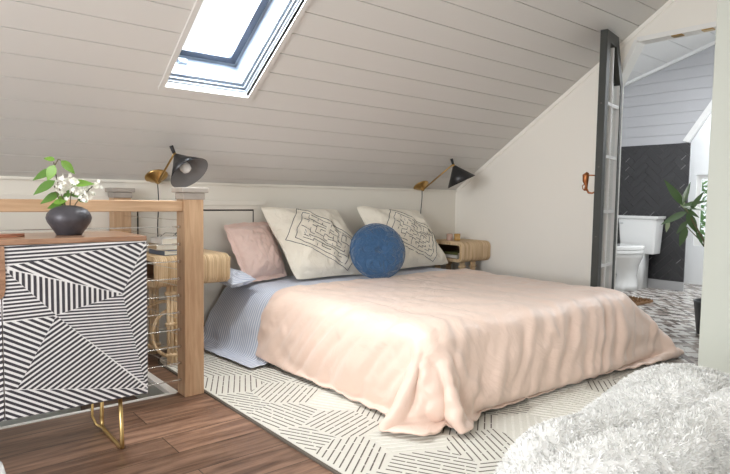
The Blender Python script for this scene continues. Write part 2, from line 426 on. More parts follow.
# small herringbone tiles laid on it
def herring(region, L_, W_, ang, gap):
    out = []; ca, sa = math.cos(ang), math.sin(ang)
    xs = [p[0] for p in region]; ys = [p[1] for p in region]; cx, cy = sum(xs)/len(xs), sum(ys)/len(ys)
    R = max(math.hypot(p[0]-cx, p[1]-cy) for p in region) + 2*L_; k = round(L_/W_); n = int(R/W_)+2
    for i in range(-n, n+1):
        for j in range(-n, n+1):
            q = (i - j) % (2*k)
            if q == 0: r = (i*W_, j*W_, L_, W_)
            elif q == k*2-1 or (k == 1): r = None
            else: r = None
            cells = []
            if (i - j) % (2*k) == 0: cells.append((i*W_, j*W_, (i+k)*W_, (j+1)*W_, 0))
            if (i - j) % (2*k) == (2*k-1): cells.append((i*W_, j*W_, (i+1)*W_, (j+k)*W_, 1))
            for (x0_, y0_, x1_, y1_, o) in cells:
                g_ = gap/2; pts = [(x0_+g_, y0_+g_), (x1_-g_, y0_+g_), (x1_-g_, y1_-g_), (x0_+g_, y1_-g_)]
                pts = [(cx+x*ca-y*sa, cy+x*sa+y*ca) for x, y in pts]
                if math.hypot(pts[0][0]-cx, pts[0][1]-cy) > R: continue
                c = clip_poly(pts, region)
                if c: out.append((c, o))
    return out
mb = MB()
for (c, o) in herring([(XR+.13, BY0), (XA, BY0), (XA, BY1), (XR+.13, BY1)], .12, .03, PI/4, .005):
    mi = random.choices([0,1,2], [.35,.35,.3] if o else [.55,.3,.15])[0]
    mb.prism([(x, y, -.012) for x, y in c], (0,0,.006), mi)
for (c, o) in herring([(3.97, 1.18), (XR+.12, 1.18), (XR+.12, 2.08), (3.97, 2.08)], .12, .03, PI/4, .005):
    mi = random.choices([0,1,2], [.5,.3,.2])[0]
    mb.prism([(x, y, .003) for x, y in c], (0,0,.003), mi)
struct('floor_bathroom_tiles', mb, M_ftile)
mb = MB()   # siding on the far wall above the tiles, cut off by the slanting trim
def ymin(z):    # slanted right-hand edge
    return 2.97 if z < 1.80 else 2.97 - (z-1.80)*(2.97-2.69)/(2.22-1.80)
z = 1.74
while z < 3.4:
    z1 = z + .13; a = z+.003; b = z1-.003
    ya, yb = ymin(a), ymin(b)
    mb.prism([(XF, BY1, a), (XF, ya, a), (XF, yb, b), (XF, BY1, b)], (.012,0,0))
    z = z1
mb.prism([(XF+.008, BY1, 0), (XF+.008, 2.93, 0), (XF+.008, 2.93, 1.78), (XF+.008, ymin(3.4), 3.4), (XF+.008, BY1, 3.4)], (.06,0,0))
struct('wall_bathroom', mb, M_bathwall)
mb = MB()
lin = [(2.985,1.775), (2.965,1.80), (ymin(3.2),3.2), (ymin(3.2)-.05,3.2)]
mb.prism([(XF-.03, 2.99, 1.79), (XF-.03, ymin(3.2)+.02, 3.2), (XF-.03, ymin(3.2)-.045, 3.2), (XF-.03, 2.925, 1.77)], (.05,0,0))
mb.prism([(XF-.03, BY1, zb(BY1)-.035), (XF-.03, BY0, zb(BY0)-.035), (XF-.03, BY0, zb(BY0)), (XF-.03, BY1, zb(BY1))], (.03,0,0))
struct('trim_7', mb, M_bathwhite)
mb = MB()
mb.prism([(XF-.003, BY1, .10), (XF-.003, 2.91, .10), (XF-.003, 2.91, 1.765), (XF-.003, BY1, 1.765)], (.012,0,0), 0)
for (c, o) in herring([(2.91, .11), (BY1, .11), (BY1, 1.765), (2.91, 1.765)], .24, .08, PI/4, .006):
    mb.prism([(XF-.007, y, z) for y, z in c], (.006,0,0), 1)
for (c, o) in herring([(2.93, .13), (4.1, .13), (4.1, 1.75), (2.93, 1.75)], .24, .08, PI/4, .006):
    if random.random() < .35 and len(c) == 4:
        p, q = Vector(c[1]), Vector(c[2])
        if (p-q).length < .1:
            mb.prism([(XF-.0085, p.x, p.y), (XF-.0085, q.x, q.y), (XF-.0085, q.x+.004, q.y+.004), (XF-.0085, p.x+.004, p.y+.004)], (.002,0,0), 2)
struct('wall_bathroom_tiles', mb, [M_grout, M_tile, M_tileedge])
mb = MB(); mb.box((XF-.02, 2.9, -.012), (XF, BY1, .10))
struct('baseboard_bathroom', mb, mat('grey baseboard', (.42,.42,.43), .4), bevel=.004)
mb = MB(); y = BY0; mb2 = MB()
while y < BY1:
    a, b = y+.004, min(y+.29, BY1)-.004
    mb.prism([(XR+.12, a, zb(a)), (XR+.12, b, zb(b)), (XR+.12, b, zb(b)+.012), (XR+.12, a, zb(a)+.012)], (XF-XR-.12,0,0)); y += .29
mb.prism([(XR+.12, BY0, zb(BY0)+.01), (XR+.12, BY1, zb(BY1)+.01), (XR+.12, BY1, zb(BY1)+.05), (XR+.12, BY0, zb(BY0)+.05)], (XA-XR-.12,0,0))
struct('ceiling_bathroom', mb, M_bathwhite)
WY0, WY1, WZ0, WZ1 = 2.3, 3.13, .50, 1.42
mb = MB()
mb.box((XA, BY0, -.05), (XA+.1, WY0, 3.7)); mb.box((XA, WY1, -.05), (XA+.1, BY1, 3.7)); mb.box((XA, WY0, -.05), (XA+.1, WY1, WZ0)); mb.box((XA, WY0, WZ1), (XA+.1, WY1, 3.7))
mb.box((XR+.12, BY1, -.05), (XA+.1, BY1+.1, 3.7)); mb.box((XR+.12, BY0-.1, -.05), (XA+.1, BY0, 3.8))
struct('wall_bathroom_end', mb, M_bathwhite)
w2_ = window('window_2', XA+.02, XA+.06, WY0, WY1, WZ0, WZ1, 'X', 2, 1)
gl = MB(); gl.box((XA+.035, WY0+.03, WZ0+.03), (XA+.041, WY1-.03, WZ1-.03)); build('pane', gl, M_glass, w2_)

# ============================================================ leaves
def leaf(mb, base, d, nrm, L_, W_, bend=.15, mi=0, pet=.12, fold=.12):
    d = Vector(d).normalized(); n = Vector(nrm); n = (n - d*n.dot(d)).normalized(); sd = d.cross(n); base = Vector(base)
    N_ = 7; vs = []
    for i in range(N_):
        t_ = i/(N_-1); wv = math.sin(PI*min(1, t_**.8))*W_/2 * (1-.25*t_) + .0004
        c = base + d*(L_*t_) - n*(bend*L_*t_*t_)
        vs += [c - sd*wv + n*fold*wv, c, c + sd*wv + n*fold*wv]
    fs = []
    for i in range(N_-1): fs += [(3*i, 3*i+1, 3*i+4, 3*i+3), (3*i+1, 3*i+2, 3*i+5, 3*i+4)]
    mb.add(vs, fs, mi)

# shrub beyond the bathroom window
bush = thing('garden_shrub', 'leafy green shrub seen outside the bathroom window', 'shrub', (9.2, 3.1, -1.0))
mb = MB()
for i in range(1500):
    a, b = random.uniform(0, 2*PI), random.uniform(-1, 1); r = random.uniform(.5, 1)
    p = Vector((math.cos(a)*r*.5, math.sin(a)*r*.95, 1.75 + b*.62))
    leaf(mb, p, (random.uniform(-1,1), random.uniform(-1,1), random.uniform(-.3,1)), (random.uniform(-1,.2), random.uniform(-1,.3), 1), .11, .07)
build('foliage', mb, mat('hedge green', (.17,.33,.10), .6), bush)
mb = MB()
for k in range(5): mb.tube([(0,0,0), (.1*math.cos(k*1.3), .15*math.sin(k*1.3), .8), (.3*math.cos(k*1.3), .5*math.sin(k*1.3), 1.8)], [.05,.035,.01], 6)
build('stem', mb, M_stem, bush)

# ============================================================ open glazed door
p_h, p_f = Vector((4.372, 2.25, 0)), Vector((3.96, 2.168, 0))
door_len = (p_f - p_h).length; dang = math.atan2(p_f.y-p_h.y, p_f.x-p_h.x)
dr = bpy.data.objects.new('door_1', None); COL.objects.link(dr); dr.location = p_h*S; dr.rotation_euler = (0,0,dang); dr['kind'] = 'structure'
LL = door_len; T = .025; ZT = 2.262
mb = MB()
mb.box((LL-.075, -T, .02), (LL, T, ZT)); mb.box((.005, -T, .02), (.055, T, 1.95))
mb.box((.05, -T, .02), (LL-.07, T, .17)); mb.box((.15, -T, ZT-.08), (LL-.07, T, ZT))
mb.prism([(.005, -T, 1.94), (.055, -T, 1.90), (.20, -T, ZT-.08), (.155, -T, ZT)], (0, 2*T, 0))
build('door_frame', mb, M_doorblack, dr, bevel=.002)
mb = MB()
for z in (.17, .58, .98, 1.38, 1.76): mb.box((.05, -.018, z-.011), (LL-.07, .018, z+.011))
for x in (.062, LL-.082): mb.box((x-.006, -.020, .17), (x+.006, .020, 1.93 if x < .2 else ZT-.08))
mb.box((.225, -.018, .17), (.237, .018, ZT-.09))
build('glazing_bars', mb, M_bead, dr)
mb = MB(); mb.box((.055, -.003, .17), (LL-.075, .003, 1.93)); mb.prism([(.06, -.003, 1.92), (LL-.075, -.003, 1.92), (LL-.075, -.003, ZT-.08), (.2, -.003, ZT-.08)], (0,.006,0))
build('pane', mb, M_glass, dr)
for z in (.3, .8, 1.3, 1.75):
    mb = MB(); mb.lathe([(0,0), (.006,0), (.006,.002), (0,.003)], (LL, .0, z), Matrix.Rotation(PI/2, 3, 'Y'), 10)
    build('edge_screw', mb, M_darksteel, dr)
mb = MB()   # curled copper pull near the free edge
y0 = -T   # face towards the room
hx = LL-.02
mb.tube([(hx, y0, 1.24), (hx, y0-.045, 1.242), (hx, y0-.06, 1.235)], .005, 8)
mb.tube([(hx, y0-.055, 1.262), (hx+.004, y0-.068, 1.24), (hx, y0-.07, 1.20), (hx-.004, y0-.064, 1.165), (hx, y0-.068, 1.13)], [.010,.024,.021,.010,.014], 12)
mb.tube([(hx, y0-.062, 1.145), (hx, y0-.045, 1.115), (hx, y0-.02, 1.112), (hx, y0, 1.12)], [.008,.008,.006,.006], 8)
mb.tube([(hx, y0-.075, 1.18), (hx, y0-.09, 1.165), (hx, y0-.088, 1.145), (hx, y0-.072, 1.13)], .004, 6)
build('door_handle', mb, M_copper, dr, smooth=True)

# ============================================================ railing
def cap_lathe(mb, cx, cy, z, a):
    mb.box((cx-a, cy-a, z), (cx+a, cy+a, z+.012)); mb.box((cx-a+.006, cy-a+.006, z-.05), (cx+a-.006, cy+a-.006, z)); mb.box((cx-a-.012, cy-a-.012, z+.0), (cx+a+.012, cy+a+.012, z+.022))
rail = thing('stair_railing', 'oak railing with steel cables guarding the stair opening', 'railing', (1.245, 2.935, 0))
O = Vector((1.245, 2.935, 0)); a = .052
FN = Vector((1.165, 3.83, 0)) - O
for (c, nm) in ((Vector((0,0,0)), 0), (FN, 1)):
    n_ = MB().box((c.x-a, c.y-a, 0), (c.x+a, c.y+a, 1.035)); nw = build('newel_post', n_, M_oak, rail, bevel=.003)
    k = MB(); k.box((c.x-a-.006, c.y-a-.006, 1.03), (c.x+a+.006, c.y+a+.006, 1.066)); k.box((c.x-a-.02, c.y-a-.02, 1.066), (c.x+a+.02, c.y+a+.02, 1.092))
    build('post_cap', k, M_cap, nw, bevel=.004)
build('handrail', MB().box((-3.2, -.035, .968), (-a, .035, 1.024)), M_oakx, rail, bevel=.004)
sr = MB(); d = FN.copy(); dn = d.normalized(); q0 = dn*a*1.05; q1 = d - dn*a*1.05; sd = Vector((dn.y, -dn.x, 0))*.03
sr.prism([q0-sd+Vector((0,0,.972)), q0+sd+Vector((0,0,.972)), q1+sd+Vector((0,0,.972)), q1-sd+Vector((0,0,.972))], (0,0,.048))
build('handrail', sr, M_oaky, rail, bevel=.003)
for k in range(10):
    z = .888 - .0895*k
    cb = MB(); cb.tube([(-3.2, 0, z), (-a, 0, z)], .0022, 6); build('cable', cb, M_steel, rail)
    ft = MB(); ft.tube([(-a-.045, 0, z), (-a-.013, 0, z), (-a-.012, 0, z), (-a, 0, z)], [.0048,.0048,.008,.008], 8); build('cable_fitting', ft, M_steel, rail)
    A_ = dn*a*1.05 + Vector((0,0,z+.03)); B_ = d - dn*a*1.05 + Vector((0,0,z+.03))
    cb = MB(); cb.tube([A_, B_], .0019, 6); build('cable', cb, M_steel, rail)
    ft = MB(); ft.tube([A_, A_+dn*.04], .0045, 8); build('cable_fitting', ft, M_darksteel, rail)

# ============================================================ striped cabinet
CX0, CX1, CY0, CY1, CZ0, CZ1 = -.70, .832, 2.40, 2.80, .235, .88
CO = Vector((0, 2.6, 0))
cab = thing('striped_cabinet', 'walnut cabinet with black and white geometric striped doors on brass legs', 'cabinet', CO)
def loc(mb, o):  # shift world-drawn mesh to local
    mb.v = [(v[0]-o.x, v[1]-o.y, v[2]-o.z) for v in mb.v]; return mb
mb = MB(); mb.box((CX0, CY0+.022, CZ0), (CX1, CY1, CZ1-.02)); build('body', loc(mb, CO), M_walnut, cab, bevel=.002)
mb = MB(); mb.box((CX0, CY0, CZ1-.016), (CX1+.002, CY1, CZ1+.004)); build('top', loc(mb, CO), M_walnut, cab, bevel=.002)
regions = [   # drawn in a 146 x 180 field, origin top left, y down
    ([(0,0),(145,-2.5),(1,21)], -3, 3.7),
    ([(1,21),(145,-2.5),(118,49.5)], 25, 5.2),
    ([(2,23),(118,50),(49,70.5)], 90, 5.1),
    ([(2,23.5),(49,71),(0,77)], -5, 3.7),
    ([(49,71),(118,50),(143.5,143)], -4, 3.3),
    ([(118,49.5),(146,-2.5),(146,146),(143.5,143)], -34, 4.4),
    ([(0,77.5),(49,71.5),(11,146),(0,146)], 24, 5.0),
    ([(49.5,71.5),(145,146.5),(11,146)], -36, 4.4),
    ([(0,146.5),(146,147),(146,152),(0,178)], 21, 4.9)]
def door_panel(x0, x1, flip=False):
    W_ = x1-x0; z0, z1 = CZ0-.003, CZ1-.018
    mb = MB(); mb.box((x0, CY0, z0), (x1, CY0+.02, z1), 0)
    def P(u, v):
        if flip: u = 146-u
        return (x0+W_*u/146, CY0-.0012, z1-(z1-z0)*v/180)
    def Q(x, y): return (x, (y+.02*x)*180/(178-.165*x))
    for poly, ang, per in regions:
        pq = [Q(*p) for p in poly]; cx = sum(p[0] for p in poly)/len(poly); cy = sum(p[1] for p in poly)/len(poly)
        an = math.radians(ang); a0 = Q(cx, cy); a1 = Q(cx+math.cos(an), cy+math.sin(an)); an = math.atan2(a1[1]-a0[1], a1[0]-a0[0])
        for c in stripes(pq, an, per*1.05, .52, .2):
            pts = [P(*q) for q in c]; mb.prism(pts, (0,.0014,0), 1)
    return build('door', loc(mb, CO), [M_bonestripe, M_inkstripe], cab)
door_panel(.323, CX1); dl = door_panel(CX0, .319, True)
mb = MB(); zt = CZ1-.018; zz = .70    # curved finger-pull strip between the doors
pts = [(.296, zt), (.332, zt), (.334, .76), (.333, .71), (.328, .685), (.315, .672), (.302, .685), (.297, .71), (.296, .76)]
mb.prism([(x, CY0-.004, z) for x, z in pts], (0,.0035,0)); build('finger_pull', loc(mb, CO), M_walnut, cab)
for xx in (.735, -.60):
    mb = MB()
    lp = [(xx-.0, 2.45, CZ0), (xx, 2.43, .05), (xx, 2.425, .014), (xx, 2.45, .007), (xx, 2.68, .007), (xx, 2.715, .014), (xx, 2.715, .05), (xx, 2.70, CZ0)]
    mb.tube(lp, .0085, 10); build('leg', loc(mb, CO), M_brassleg, cab, smooth=True)
    mb = MB(); mb.tube([(xx-.03, 2.73, CZ0), (xx-.035, 2.735, .06), (xx-.02, 2.73, .02), (xx, 2.70, .009)], .006, 8); build('leg_brace', loc(mb, CO), M_brassleg, cab, smooth=True)
for xx in (.60, -.69):
    mb = MB(); mb.box((xx, 2.44, CZ0-.006), (xx+.23, 2.76, CZ0)); build('leg_plate', loc(mb, CO), M_brassleg, cab)

CT_ = CZ1+.004
# vase
vp = [(0,0), (.046,0), (.049,.004), (.066,.03), (.080,.052), (.0845,.068), (.081,.084), (.068,.102), (.048,.113), (.030,.117), (.026,.119), (.026,.112), (.022,.105), (0,.10)]
mb = MB().lathe(vp, n=48)
for i, p in enumerate(mb.v):
    q = Vector(p); k = noise.noise(q*45)*.0016; r_ = math.hypot(q.x, q.y) or 1
    mb.v[i] = (q.x*(1+k/max(r_, .02)), q.y*(1+k/max(r_, .02)), q.z)
vase = tag(build('vase', mb, M_vase, smooth=True), 'squat dark pewter coloured stoneware vase on the striped cabinet', 'vase', loc=(.590, 2.60, CT_))
# blossom sprig, drawn in the plane facing the room; u right, w up (units), v depth
sprig = thing('blossom_sprig', 'leafy green sprig with white blossom clusters standing in the dark vase', 'flowers', (.590, 2.60, CT_+.112))
RV = Vector((.97, -.24, 0)); DV = Vector((.24, .97, 0)); UV = Vector((0,0,1))
def W3(px, py, dep=0): return RV*((px-68.5)*.0041) + UV*((207-py)*.0041) + DV*dep
leaves = [((56,170),(38,179),0), ((57,166),(50,180),1), ((57,161),(48,159),1), ((62,161),(74,172),1), ((57,181),(39,193),0), ((61,193),(44,202),0), ((60,196),(66,205),1), ((70,184),(90,182),1), ((69,194),(81,196),0), ((72,190),(62,199),0), ((55,203),(66,200),1), ((76,199),(85,201),0), ((64,203),(50,207),0)]
gm = MB(); dm = MB()
for (b, t_, br_) in leaves:
    dep = random.uniform(-.02, .02); B_ = W3(*b, dep); T_ = W3(*t_, dep+random.uniform(-.01,.01)); d = T_-B_
    nn = Vector((random.uniform(-.3,.3), -.75, .75))
    lm = MB(); leaf(lm, B_, d, nn, d.length*1.1, .046 if d.length > .06 else .032, .12); build('leaf', lm, M_leaf if br_ else M_leafdark, sprig, smooth=True)
mb = MB()
for path in ([(68,213),(62,195),(58,178),(56,163)], [(69,213),(70,198),(72,184)], [(69,213),(78,198),(90,186)], [(68,213),(60,200),(56,186)], [(57,166),(60,160),(62,161)]):
    mb.tube([W3(x, y) for x, y in path], .0022, 6)
build('stem', mb, M_stem, sprig)
mb = MB()
for (cx, cy, n_, r_) in ((60,184,16,.022), (70,181,22,.026), (77,186,16,.022), (86,190,20,.022), (93,184,14,.014), (82,196,14,.02), (63,191,12,.02), (89,195,12,.015), (73,190,14,.022)):
    mb = MB()
    for i in range(n_):
        c = W3(cx, cy) + Vector((random.gauss(0, r_*.55), random.gauss(0, r_*.5), random.gauss(0, r_*.5)))
        ax = Vector((random.uniform(-1,1), random.uniform(-1.3,.2), random.uniform(-.3,1))).normalized(); o1 = ax.orthogonal().normalized(); o2 = ax.cross(o1)
        for k in range(5):
            dd = o1*math.cos(2*PI*k/5) + o2*math.sin(2*PI*k/5) + ax*.35
            leaf(mb, c, dd, ax, .0105, .0085, .1)
    build('blossom_cluster', mb, M_petal, sprig)
# slim tray
mb = MB(); tx = [(.18,2.50),(.39,2.52),(.425,2.56),(.40,2.575),(.18,2.57)]
mb.prism([(x-.3, y-2.54, 0.0) for x, y in tx], (0,0,.006)); mb.prism([(x-.3, y-2.54+.002, 0.006) for x, y in [(.18,2.50),(.37,2.52),(.425,2.562),(.39,2.565),(.18,2.56)]], (0,0,.006))
tag(build('valet_tray', mb, mat('reddish leather', (.33,.13,.07), .4), bevel=.0015), 'thin reddish brown leather tray lying on the cabinet top', 'tray', loc=(.3, 2.54, CT_))

# ============================================================ rug
RX0, RX1, RY0, RY1 = 1.30, 3.93, .55, 3.80
def rug_outline(off=0, zz=0, n=16):
    pts = []; R_ = [.45, .12, .12, .12]; cs = [(RX0, RY1), (RX0, RY0), (RX1, RY0), (RX1, RY1)]
    r = .5
    for (cx, cy, a0, rr) in ((RX0+.28, RY1-.28, PI/2, .28), (RX0+.1, RY0+.1, PI, .1), (RX1-.1, RY0+.1, 1.5*PI, .1), (RX1-.28, RY1-.28, 0, .28)):
        for k in range(n): 
            a_ = a0 + PI/2*k/(n-1); pts.append((cx+(rr-off)*math.cos(a_), cy+(rr-off)*math.sin(a_), zz))
    return pts
mb = MB(); mb.prism(rug_outline(0, .001), (0,0,.009), 1); mb.prism(rug_outline(.012, .001), (0,0,.012), 0)
rugpoly = [(p[0], p[1]) for p in rug_outline(.02)]
cells = []; CW = .31
seeds = []
for i in range(-1, 9):
    for j in range(-1, 11):
        seeds.append((RX0 + (i+.5+.5*(j % 2))*CW + random.uniform(-.05,.05), RY0 + (j+.5)*CW*.9 + random.uniform(-.05,.05), random.choice([18, 62, -25, -62, 38, 100])))
for (sx, sy, an) in seeds:
    cell = [(sx-.5, sy-.5), (sx+.5, sy-.5), (sx+.5, sy+.5), (sx-.5, sy+.5)]
    for (tx_, ty_, _) in seeds:
        if (tx_, ty_) == (sx, sy) or math.hypot(tx_-sx, ty_-sy) > 1.1: continue
        mx, my = (sx+tx_)/2, (sy+ty_)/2; dx, dy = tx_-sx, ty_-sy
        cell = clip(cell, (mx, my), (mx-dy, my+dx))
        if len(cell) < 3: break
    cell = clip_poly(cell, rugpoly)
    if not cell: continue
    light = random.random() < .33
    th = math.radians(an)
    for st in stripes(cell, th, (.030 if not light else .036), .19 if not light else .3, random.random()):
        # break each line into hand-tufted dashes
        d = (math.cos(th), math.sin(th)); us = [p[0]*d[0]+p[1]*d[1] for p in st]; u = min(us)+.015; end = max(us)-.015
        while u < end:
            w_ = random.uniform(.05, .16); n_ = (-d[1], d[0]); v_ = u+w_
            c = clip(st, (u*d[0]+n_[0], u*d[1]+n_[1]), (u*d[0], u*d[1])); c = clip(c, (v_*d[0], v_*d[1]), (v_*d[0]+n_[0], v_*d[1]+n_[1])) if len(c) > 2 else []
            if len(c) > 2: mb.prism([(x, y, .0125) for x, y in c], (0,0,.0014 if not light else .003), 1 if not light else 2)
            u = v_ + random.uniform(.004, .014)
rug = tag(build('area_rug', mb, [M_rug, M_rugdark, M_rughi]), 'ivory area rug with charcoal dashed line patches lying under the bed', 'rug')
rug.location = Vector((2.6, 2.2, 0))*S
rug.data.transform(Matrix.Translation(-rug.location))

# ============================================================ bed
BX0, BX1, BF, BH = 1.93, 3.84, 1.86, 3.87
RZ = .0175
BO = Vector(((BX0+BX1)/2, (BF+BH)/2, RZ))
bed = thing('bed', 'low grey upholstered double bed standing on the ivory rug', 'bed', BO)
mb = MB(); mb.box((BX0-.01, BF, .07), (BX1+.01, BH, .25)); build('base', loc(mb, BO), M_grey, bed, bevel=.02)
mb = MB(); mb.box((BX0, BF, .252), (BX1, BH, .425)); mo = build('mattress', loc(mb, BO), mat('white mattress', (.8,.8,.8), .8), bed, bevel=.05)
mo.modifiers['b'].segments = 5
for (x, y) in ((BX0+.15, BF+.15), (BX1-.15, BF+.15), (BX0+.15, BH-.15), (BX1-.15, BH-.15)):
    mb = MB(); mb.box((x-.03, y-.03, RZ), (x+.03, y+.03, .07)); build('leg', loc(mb, BO), M_black, bed)

# -------- cloth: drape sheet and duvet once, keep the result as plain meshes
def collider(a, b, bev=0, thick=.004):
    mb = MB().box(a, b); o = build('tmp', mb, M_grey)
    if bev: 
        m = o.modifiers.new('b', 'BEVEL'); m.width = bev; m.segments = 5
    m = o.modifiers.new('c', 'COLLISION'); o.collision.thickness_outer = thick; o.collision.cloth_friction = 25; return o
def cloth(name, x0, x1, y0, y1, z, res, frames, mats, bend=.5, mass=.3, warp=None, selfcol=True, pressure=None):
    nx = int((x1-x0)*S/res)+1; ny = int((y1-y0)*S/res)+1
    mb = MB()
    def fn(u, v):
        x, y, zz = x0+(x1-x0)*u, y0+(y1-y0)*v, z
        if warp: x, y, zz = warp(x, y, zz, u, v)
        return (x, y, zz)
    mb.grid(fn, nx, ny)
    o = build(name, mb, mats, smooth=True)
    uvl = o.data.uv_layers.new(name='UVMap'); uv = []
    for f in mb.f:
        for i in f: uv += [(i % nx)/(nx-1)*(x1-x0)*S, (i//nx)/(ny-1)*(y1-y0)*S]
    uvl.data.foreach_set('uv', uv)
    m = o.modifiers.new('cl', 'CLOTH'); st = m.settings
    st.quality = 7; st.mass = mass; st.tension_stiffness = 18; st.compression_stiffness = 18; st.shear_stiffness = 6; st.bending_stiffness = bend; st.air_damping = 1.5
    st.tension_damping = 8; st.compression_damping = 8
    cs = m.collision_settings; cs.collision_quality = 4; cs.distance_min = .006; cs.use_self_collision = selfcol; cs.self_distance_min = .008; cs.self_friction = 5
    m.point_cache.frame_start = 1; m.point_cache.frame_end = frames
    for f in range(1, frames+1): scn.frame_set(f)
    dg = bpy.context.evaluated_depsgraph_get(); me = bpy.data.meshes.new_from_object(o.evaluated_get(dg))
    scn.frame_set(1)
    o.modifiers.clear(); o.data = me
    return o
fl = collider((0,-.5,-.1), (5,5,.018))
_b = [(1.66,3.88),(1.81,3.22),(1.84,1.74),(4.18,1.66),(3.90,2.06),(3.85,3.88)]; _t = [(BX0-.01,3.88),(BX0-.01,3.22),(BX0-.01,BF),(BX1,BF),(BX1,2.06),(BX1,3.88)]
_c = (2.9, 3.0); _o = lambda p, k: (p[0]+k*(1 if p[0] > _c[0] else -1)*(0 if p[1] > 2.0 and p[0] > 3 else 1), p[1]-(k if p[1] < 2 else 0))
_m_ = [_o(((p[0]*.62+q[0]*.38), (p[1]*.62+q[1]*.38)), .03) for p, q in zip(_b, _t)]; _b = [_o(p, -.045) for p in _b]
mb = MB(); mb.add([(x,y,.0) for x,y in _b]+[(x,y,.17) for x,y in _m_]+[(x,y,.432) for x,y in _t], [tuple(range(6))[::-1], tuple(range(12,18))]+[(i,(i+1)%6,6+(i+1)%6,6+i) for i in range(6)]+[(6+i,6+(i+1)%6,12+(i+1)%6,12+i) for i in range(6)])
bx = build('tmp', mb, M_grey); _m = bx.modifiers.new('b','BEVEL'); _m.width = .085; _m.segments = 4; bx.modifiers.new('c','COLLISION'); bx.collision.thickness_outer = .004; bx.collision.cloth_friction = 25
wl = collider((4.3, -.5, 0), (4.5, 5, 1.2)); bw = collider((1.5, 3.885, 0), (4.4, 4.0, 1.2))
nsb = collider((1.2, 3.4, 0), (1.59, 3.87, .70))
dcol = collider((3.93, 2.10, 0), (4.4, 2.30, 1.0))
def jit(x, y, z, u, v): return x, y, z + .012*noise.noise(Vector((x*3, y*3, 1)))
def wsheet(x, y, z, u, v):
    return x, y + (.10*(1-u/.3) if u < .3 else 0)*-(1-v)*.5, z + .01*noise.noise(Vector((x*4, y*6, 3)))
sheet = cloth('flat_sheet', 1.38, 3.98, 3.12, 3.85, .445, .024, 45, [M_cream], .15, .2, wsheet)
cm = sheet.modifiers.new('c', 'COLLISION'); sheet.collision.thickness_outer = .004; sheet.collision.cloth_friction = 15
fresh = sheet
def wduv(x, y, z, u, v):
    # head edge runs slightly askew, a little spare cloth for soft folds
    y2 = y + (.20*u)*v
    cx_ = max(0, 1-u/.16)*max(0, 1-v/.22); x += .07*cx_; y2 += .10*cx_
    cr_ = max(0, (u-.84)/.16)*max(0, 1-v/.22); x -= .02*cr_; y2 += .05*cr_
    if u > .85: x -= .16*(u-.85)/.15*min(1, max(0, (v-.30)/.15))
    return x, y2, z + .02*noise.noise(Vector((x*2.5, y*2.5, 5)))
duvet = cloth('duvet', 1.50, 4.36, 1.425, 3.20, .50, .024, 60, [M_peach], 1.2, .35, wduv)
for o in (fl, bx, wl, bw, nsb, dcol):
    bpy.data.objects.remove(o, do_unlink=True)
sheet.modifiers.clear()
def wrinkle(o, amp, kx, kz, sl, fine):
    me = o.data; n = len(me.vertices); co = np.zeros(n*3); me.vertices.foreach_get('co', co); co = co.reshape(-1,3)
    no = np.zeros(n*3); me.vertex_normals.foreach_get('vector', no); no = no.reshape(-1,3)
    zt_ = .44*S
    for i in range(n):
        p = co[i]; nx_, ny_, nz_ = no[i]; hang = min(1, max(0, (zt_+.03 - p[2])/.11)); side = 1 if abs(ny_) > abs(nx_) else 0
        along = p[0] if side else p[1]
        q = along + sl*p[2]*(1 if side else -1)
        r = noise.noise(Vector((q*kx, p[2]*kz, side*9.1))); r2 = noise.noise(Vector((q*kx*2.3+4, p[2]*kz*1.6, 3+side*5)))
        r3 = noise.noise(Vector((q*kx*3.1-7, p[2]*kz*2+side, 1.7)))
        d = amp*hang*(max(0, 1-abs(r)*4.5)*1.1 - .4 + r2*.6 + .5*max(0, 1-abs(r3)*5))
        t_ = noise.noise(Vector((p[0]*5+p[1]*3, p[1]*2.2-p[0]*1.2, 2))); d += (1-hang)*fine*(1-abs(t_)*3)
        d *= min(1, .35+p[2]/.10)
        co[i] = p + no[i]*d*(1 if no[i][2] > -.2 else .2)
    me.vertices.foreach_set('co', co.ravel()); me.update()
wrinkle(duvet, .022, 8, 1.3, -.8, .006)
wrinkle(sheet, .006, 9, 2, .5, .002)
def finish(o, thick, off=1):
    m = o.modifiers.new('so', 'SOLIDIFY'); m.thickness = thick; m.offset = off; m.use_rim = True
    m = o.modifiers.new('su', 'SUBSURF'); m.levels = 1; m.render_levels = 1
finish(sheet, .004); finish(duvet, .014)
def stripe_cloth(name, c1, c2, freq, axis):
    m = mat(name, c1, .8, sheen=.2, spec=.2); nt = m.node_tree; N = nt.nodes; L = nt.links; p = N['Principled BSDF']
    uv = N.new('ShaderNodeUVMap'); sx = N.new('ShaderNodeSeparateXYZ'); L.new(uv.outputs[0], sx.inputs[0])
    mu = N.new('ShaderNodeMath'); mu.operation = 'MULTIPLY'; mu.inputs[1].default_value = freq*2*PI; L.new(sx.outputs[axis], mu.inputs[0])
    sn = N.new('ShaderNodeMath'); sn.operation = 'SINE'; L.new(mu.outputs[0], sn.inputs[0])
    mr = N.new('ShaderNodeMapRange'); L.new(sn.outputs[0], mr.inputs[0]); mr.inputs['From Min'].default_value = -.4; mr.inputs['From Max'].default_value = .4
    mx = N.new('ShaderNodeMix'); mx.data_type = 'RGBA'; mx.inputs['A'].default_value = (*c1,1); mx.inputs['B'].default_value = (*c2,1)
    L.new(mr.outputs[0], mx.inputs['Factor']); L.new(mx.outputs['Result'], p.inputs['Base Color']); return m
M_stripe = stripe_cloth('blue ticking', (.44,.49,.63), (.76,.78,.84), 55, 1)
sheet.data.materials.clear(); sheet.data.materials.append(M_stripe)
tag(sheet, 'blue and white striped flat sheet spilling down the bed side by the newel post', 'sheet')
tag(duvet, 'large peach sateen duvet draped over the bed down to the rug', 'duvet')

